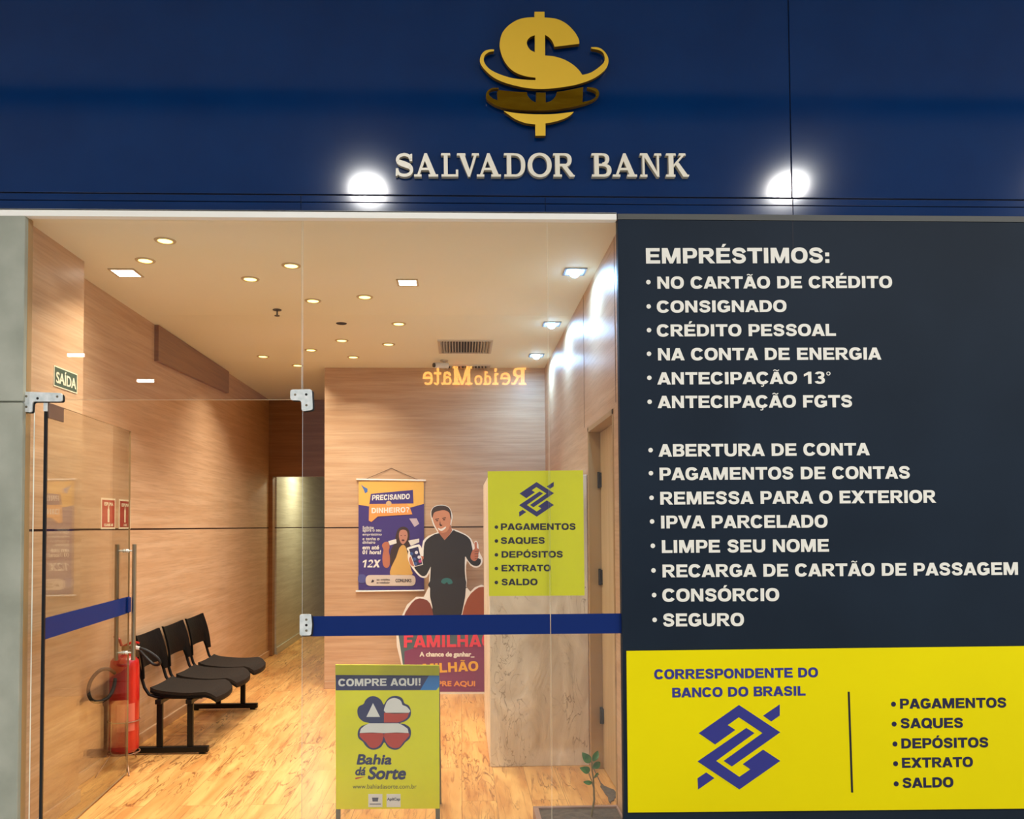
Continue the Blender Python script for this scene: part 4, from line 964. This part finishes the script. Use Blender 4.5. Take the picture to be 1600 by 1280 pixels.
# ------------------------------------------------------------------ ceiling fixtures of the shop
def area(name, loc, size, power, col, parent, rot=(0,0,0), shape='DISK', spread=PI, size_y=None):
    l = bpy.data.lights.new(name, 'AREA'); l.shape = shape; l.size = size; l.energy = power; l.color = col; l.spread = spread
    if size_y: l.size_y = size_y
    o = bpy.data.objects.new(name, l); COL.objects.link(o); o.location = loc; o.rotation_euler = rot
    attach(o, parent); return o
WARM = (1.0, .915, .76)
def downlight(i, px, py, where):
    c = FZ(px, py, CZ); t = thing('downlight', where, 'lamp', (c.x, c.y, CZ), 'round warm downlights in the shop ceiling')
    q = MB(); q.lathe((c.x,c.y,CZ), [(.036,-.001),(.040,-.006),(.052,-.004),(.055,0)], 24); q.build('trim_ring', M_ring, t, smooth=True)
    q = MB(); q.lathe((c.x,c.y,CZ), [(0,-.003),(.036,-.003),(.036,-.0005)], 24); q.build('lens', M_lens_warm, t)
    area('lamp', (c.x,c.y,CZ-.010), .07, 5.9, WARM, t, spread=math.radians(115))
DL = [(258,376,'warm round downlight nearest the glass front, left of the ceiling'),(227,407,'warm round downlight just above the left square lamp'),(455,415,'warm round downlight beside the long glass joint'),
 (391,436,'warm round downlight left of the long glass joint, second row from the front'),(489,470,'warm round downlight right of the long glass joint, level with the sprinkler'),(570,464,'warm round downlight in front of the dark ceiling hole'),
 (623,506,'warm round downlight right of the small dark ceiling hole'),(534,532,'warm round downlight just behind the small dark ceiling hole'),(607,538,'warm round downlight left of the ceiling air vent'),
 (486,547,'warm round downlight just right of the glass joint, far rows'),(552,558,'warm round downlight nearest the back wall'),(411,557,'warm round downlight left of the glass joint, far rows'),(465,571,'warm round downlight above the silver glass clamp')]
for i, (x_, y_, lb) in enumerate(DL): downlight(i, x_, y_, lb)
def square_lamp(px, py, label, sz, mlens, power, col, drop, grp, es=None):
    c = FZ(px, py, CZ); t = thing('square_lamp', label, 'lamp', (c.x, c.y, CZ), grp); h = sz/2
    q = MB(); f = .012
    for a_, b_ in (((-h,-h),(h,-h+f)),((-h,h-f),(h,h)),((-h,-h+f),(-h+f,h-f)),((h-f,-h+f),(h,h-f))): q.box((c.x+a_[0],c.y+a_[1],CZ-.006),(c.x+b_[0],c.y+b_[1],CZ))
    q.build('frame', M_ring if drop < .01 else mat('cool_frame', (150,160,176), .5), t)
    q = MB()
    if drop < .01: q.box((c.x-h+f,c.y-h+f,CZ-.004),(c.x+h-f,c.y+h-f,CZ-.0005))
    else: q.lathe((c.x,c.y,CZ), [(0,-drop),(h*.25,-drop*.95),(h*.45,-drop*.6),(h*.55,-.003),(h*.55,0)], 20)
    q.build('lens', mlens, t, smooth=drop > .01)
    area('lamp', (c.x,c.y,CZ-drop-.006), sz*.7, power, col, t, shape='SQUARE', spread=math.radians(120) if drop < .01 else PI)
square_lamp(197,426,'white square lamp on the left of the ceiling near the pilaster', .15, M_lens_sq, 1.2, (1,.9,.76), .004, 'square white ceiling lamps')
square_lamp(637,441,'white square lamp in the middle of the ceiling', .13, M_lens_sq, 3, (1,.9,.76), .004, 'square white ceiling lamps')
for (x_, y_, lb) in ((898,424,'bluish square lamp by the right wall, nearest the glass'),(862,506,'bluish square lamp by the right wall, middle of the row'),(838,555,'bluish square lamp by the right wall, farthest from the glass')):
    square_lamp(x_, y_, lb, .13, M_lens_cool, 12, (.30,.60,1.0), .035, 'cool lamps along the right wall')
# air vent with slats
def vent(px0, py0, px1, py1, label, rows_n):
    a_ = FZ(px0, py0, CZ); b_ = FZ(px1, py0, CZ); c_ = FZ(px0, py1, CZ); x0_, x1_, y0_, y1_ = a_.x, b_.x, a_.y, c_.y
    if y0_ > y1_: y0_, y1_ = y1_, y0_
    t = thing('air_vent', label, 'vent', ((x0_+x1_)/2,(y0_+y1_)/2,CZ)); f = .02
    q = MB(); q.box((x0_,y0_,CZ-.01),(x1_,y0_+f,CZ)); q.box((x0_,y1_-f,CZ-.01),(x1_,y1_,CZ)); q.box((x0_,y0_+f,CZ-.01),(x0_+f,y1_-f,CZ)); q.box((x1_-f,y0_+f,CZ-.01),(x1_,y1_-f,CZ)); q.build('frame', M_vent, t)
    q = MB(); q.box((x0_+f,y0_+f,CZ-.001),(x1_-f,y1_-f,CZ-.0002)); q.build('duct', M_ventdark, t)
    for i in range(rows_n):
        x_ = x0_+f+(x1_-x0_-2*f)*(i+.5)/rows_n; k = (i+.5)/rows_n-.5; q = MB()
        q.add([(x_,y0_+f,CZ-.001),(x_+k*.03,y0_+f,CZ-.018),(x_+k*.03,y1_-f,CZ-.018),(x_,y1_-f,CZ-.001),(x_+.004,y0_+f,CZ-.001),(x_+.004+k*.03,y0_+f,CZ-.018),(x_+.004+k*.03,y1_-f,CZ-.018),(x_+.004,y1_-f,CZ-.001)],
              [(0,1,2,3),(7,6,5,4),(0,4,5,1),(1,5,6,2),(2,6,7,3)]); q.build('slat', M_vent, t)
vent(686,551,767,531,'white slatted air vent in the ceiling near the right lamps',18)
vent(690,577,765,570,'narrow second air vent where the ceiling meets the back wall',14)
c = FZ(433,484,CZ); q = MB(); q.cyl((c.x,c.y,CZ+.003),(c.x,c.y,CZ-.004),.03,n=20); q.cyl((c.x,c.y,CZ-.004),(c.x,c.y,CZ-.04),.006); q.cyl((c.x,c.y,CZ-.04),(c.x,c.y,CZ-.044),.018,n=16)
tag(q.build('sprinkler', mat('sprinkler_metal', (110,100,84), .4, metal=.6)), 'small dark fire sprinkler hanging from the ceiling left of the glass joint', 'sprinkler')
c = FZ(533.5,505.5,CZ); q = MB(); q.lathe((c.x,c.y,CZ), [(0,-.004),(.030,-.004),(.036,-.003),(.04,0)], 24)
tag(q.build('ceiling_hole_cover', M_ventdark), 'small dark round hole in the shop ceiling', 'cover')
c = FZ(694,563,CZ); t = thing('ceiling_camera', 'small white camera on the ceiling just behind the air vent', 'camera', tuple(c))
q = MB(); q.cyl((c.x,c.y,CZ),(c.x,c.y,CZ-.01),.035,n=18); q.cyl((c.x,c.y,CZ-.01),(c.x,c.y,CZ-.03),.012,n=12); q.build('mount', M_vent, t)
q = MB(); q.cyl((c.x+.03,c.y+.02,CZ-.045),(c.x-.085,c.y-.05,CZ-.055),.026,n=18); q.build('body', mat('camera_white', (226,222,214), .4), t, smooth=True)
q = MB(); q.cyl((c.x-.085,c.y-.05,CZ-.055),(c.x-.095,c.y-.056,CZ-.056),.02,n=16); q.build('lens', M_blackp, t)

# light in the corridor behind the header
t = thing('corridor_lamp', 'pale lamp in the ceiling of the rear corridor', 'lamp', (-1.75,6.6,HEAD+.3))
q = MB(); q.box((-1.95,6.4,HEAD+.285),(-1.55,6.8,HEAD+.2995)); q.build('lens', mat('corridor_lens', (240,250,220), .4, emit=(236,246,206), es=4), t)
area('lamp', (-1.75,6.6,HEAD+.28), .4, 20, (1.0,1.0,.80), t, shape='SQUARE')

# ------------------------------------------------------------------ the mall side (seen only in reflections)
MZ = 4.9; OY = -9.0
def mirror(px, py, z):
    """where a ceiling lamp stands whose mirror image in the shop front shows at this point"""
    p = FZ(px, py, z); return p.x, -p.y
w = MB(); w.box((-16,OY,-.1),(16,-.02,-.001)); struct(w.build('floor_outside', noisy('mall_tile', (176,176,172), (190,190,186), (1,1,1), 2, .25, 3)))
w = MB(); s0_ = mirror(800,143,MZ)[1]+2*FY; s1_ = mirror(800,186,MZ)[1]+2*FY; w.box((-16,s0_,MZ),(16,-.08,MZ+.1)); w.box((-16,OY,MZ),(16,s1_,MZ+.1)); w.box((-16,s1_,MZ+.1),(16,s0_,MZ+.14),1); struct(w.build('ceiling_outside', [mat('mall_ceiling', (178,174,168), .8), mat('slot_dark', (12,12,14), .9)]))
w = MB(); w.box((-16,OY-.1,0),(16,OY,MZ)); struct(w.build('wall_opposite', mat('mall_wall', (136,134,140), .8)))
def mall_lamp(x, y, label, power, r=.13, col=(1,.985,.96), es=26):
    t = thing('mall_downlight', label, 'lamp', (x,y,MZ), 'round downlights in the mall ceiling')
    q = MB(); q.lathe((x,y,MZ), [(r,-.004),(r*1.08,-.008),(r*1.15,0)], 32); q.build('trim_ring', M_vent, t)
    q = MB(); q.lathe((x,y,MZ), [(0,-.006),(r,-.006),(r,0)], 32); q.build('lens', mat('mall_lens', (255,255,250), .4, emit=(255,250,236), es=es), t)
    area('lamp', (x,y,MZ-.012), r*1.8, power, col, t)
for (x_, y_, lb, pw) in ((575,295,'mall ceiling downlight mirrored left of the raised lettering',125),(1231,291,'mall ceiling downlight mirrored right of the raised lettering',125)):
    a_, b_ = mirror(x_, y_, MZ); b_ += 2*FY; mall_lamp(a_, b_, lb, pw)
for (x_, y_, lb) in ((118,555,'bar lamp high on the opposite wall mirrored above the exit sign'),(227,595,'bar lamp on the opposite wall mirrored over the open glass door')):
    p_ = front(8.92).hit(x_, y_)
    t = thing('wall_lamp', lb, 'lamp', (p_.x, -8.98, p_.z), 'bar lamps on the opposite wall')
    q = MB(); q.box((p_.x-.15,-9,p_.z-.04),(p_.x+.15,-8.94,p_.z+.04)); q.build('housing', M_blackp, t)
    q = MB(); q.box((p_.x-.13,-8.94,p_.z-.025),(p_.x+.13,-8.92,p_.z+.025)); q.build('lens', mat('bar_lens', (255,255,250), .4, emit=(255,250,240), es=16), t)
mall_lamp(-5.6, -3.6, 'unseen mall downlight added beyond the left end to light the shop front', 125)  # this and the next: unseen downlights added to brighten the shop front
mall_lamp(6.0, -3.6, 'unseen mall downlight added beyond the right end to light the shop front', 125)

# lit shop name across the hall, mirrored in the glass
YO = OY+.02
def mir(px, py):
    p = front(-YO).hit(px, py); return (p.x, p.z)
lt = thing('lit_shop_lettering', 'glowing orange serif lettering mirrored in the glass over the back wall', 'sign', (mir(740,603)[0], YO, mir(740,603)[1]))
P_o = Plane((0,YO,0), (-1,0,0), (0,1,0))
def slabs(x0, x1, y): return rc(x0, y, x1, y+.09)
LC = {
 'R': [rc(.12,0,.34,1), slabs(0,.5,0), slabs(0,.6,.91), rc(.3,.46,.55,.55)] + ring(.52,.73,.36,.27,.2,.1,-90,90) + [[(.4,.5),(.62,.5),(.86,.08),(1,.12),(.98,0),(.74,0)]],
 'e': ring(.5,.34,.46,.36,.2,.09,0,310) + [rc(.2,.33,.95,.42)],
 'i': [rc(.32,0,.62,.66), slabs(.1,.9,0), rc(.1,.58,.5,.67), disc(.46,.86,.17,ry=.11)],
 'd': ring(.45,.34,.4,.36,.2,.1) + [rc(.62,0,.84,1), slabs(.45,.84,.91), slabs(.62,1,0)],
 'o': ring(.5,.34,.46,.36,.2,.1),
 'M': [rc(.10,0,.26,1), rc(.72,0,.92,1), [(.08,1),(.30,1),(.56,0),(.46,0)], [(.94,1),(.76,1),(.46,0),(.56,0)], slabs(0,.36,0), slabs(.62,1,0), slabs(0,.3,.91), slabs(.72,1,.91)],
 'a': ring(.42,.22,.38,.23,.18,.08) + [rc(.6,.04,.82,.5)] + ring(.45,.46,.37,.25,.2,.1,0,170) + [slabs(.7,1,0)],
 't': [rc(.3,.1,.56,.92), rc(.05,.58,.9,.68)] + ring(.62,.15,.32,.17,.16,.09,180,340)}
q = MB()
for ch, a_, b_, sc_ in (('R',822,799,26),('e',798,781,26),('i',780,768,26),('d',768,755,20),('o',754,741,20),('M',738,707,28),('a',706,690,28),('t',690,677,28),('e',677,660,28)):
    X0, Z0 = mir(a_, 601 - (a_-740)*.0); X1, _ = mir(b_, 601); _, Z1 = mir(a_, 601-sc_)
    for p in LC[ch]:
        pts = [(-(X0+(X1-X0)*c_[0]) , Z0+(Z1-Z0)*c_[1]) for c_ in p]
        A = sum(pts[i][0]*pts[(i+1)%len(pts)][1]-pts[(i+1)%len(pts)][0]*pts[i][1] for i in range(len(pts)))
        if A < 0: pts.reverse()
        k_ = (k_+1) % 12; q.prism(P_o, pts, -.021, .03+k_*.0008)
q.build('letters', mat('neon_orange', (255,190,90), .5, emit=(255,186,92), es=9), lt)

# ------------------------------------------------------------------ world, view
wd = bpy.data.worlds.new('world'); SC.world = wd; wd.use_nodes = True
bg = wd.node_tree.nodes['Background']; bg.inputs[0].default_value = (.97, .99, 1.0, 1); bg.inputs[1].default_value = 1.5
vs_ = SC.view_settings; vs_.view_transform = 'Standard'; vs_.look = 'None'; vs_.gamma = 1; vs_.use_curve_mapping = False; vs_.exposure = 0.14
SC.cycles.max_bounces = 10; SC.cycles.transparent_max_bounces = 24; SC.cycles.caustics_reflective = False; SC.cycles.caustics_refractive = False
SC.cycles.sample_clamp_indirect = 6; SC.cycles.use_denoising = True
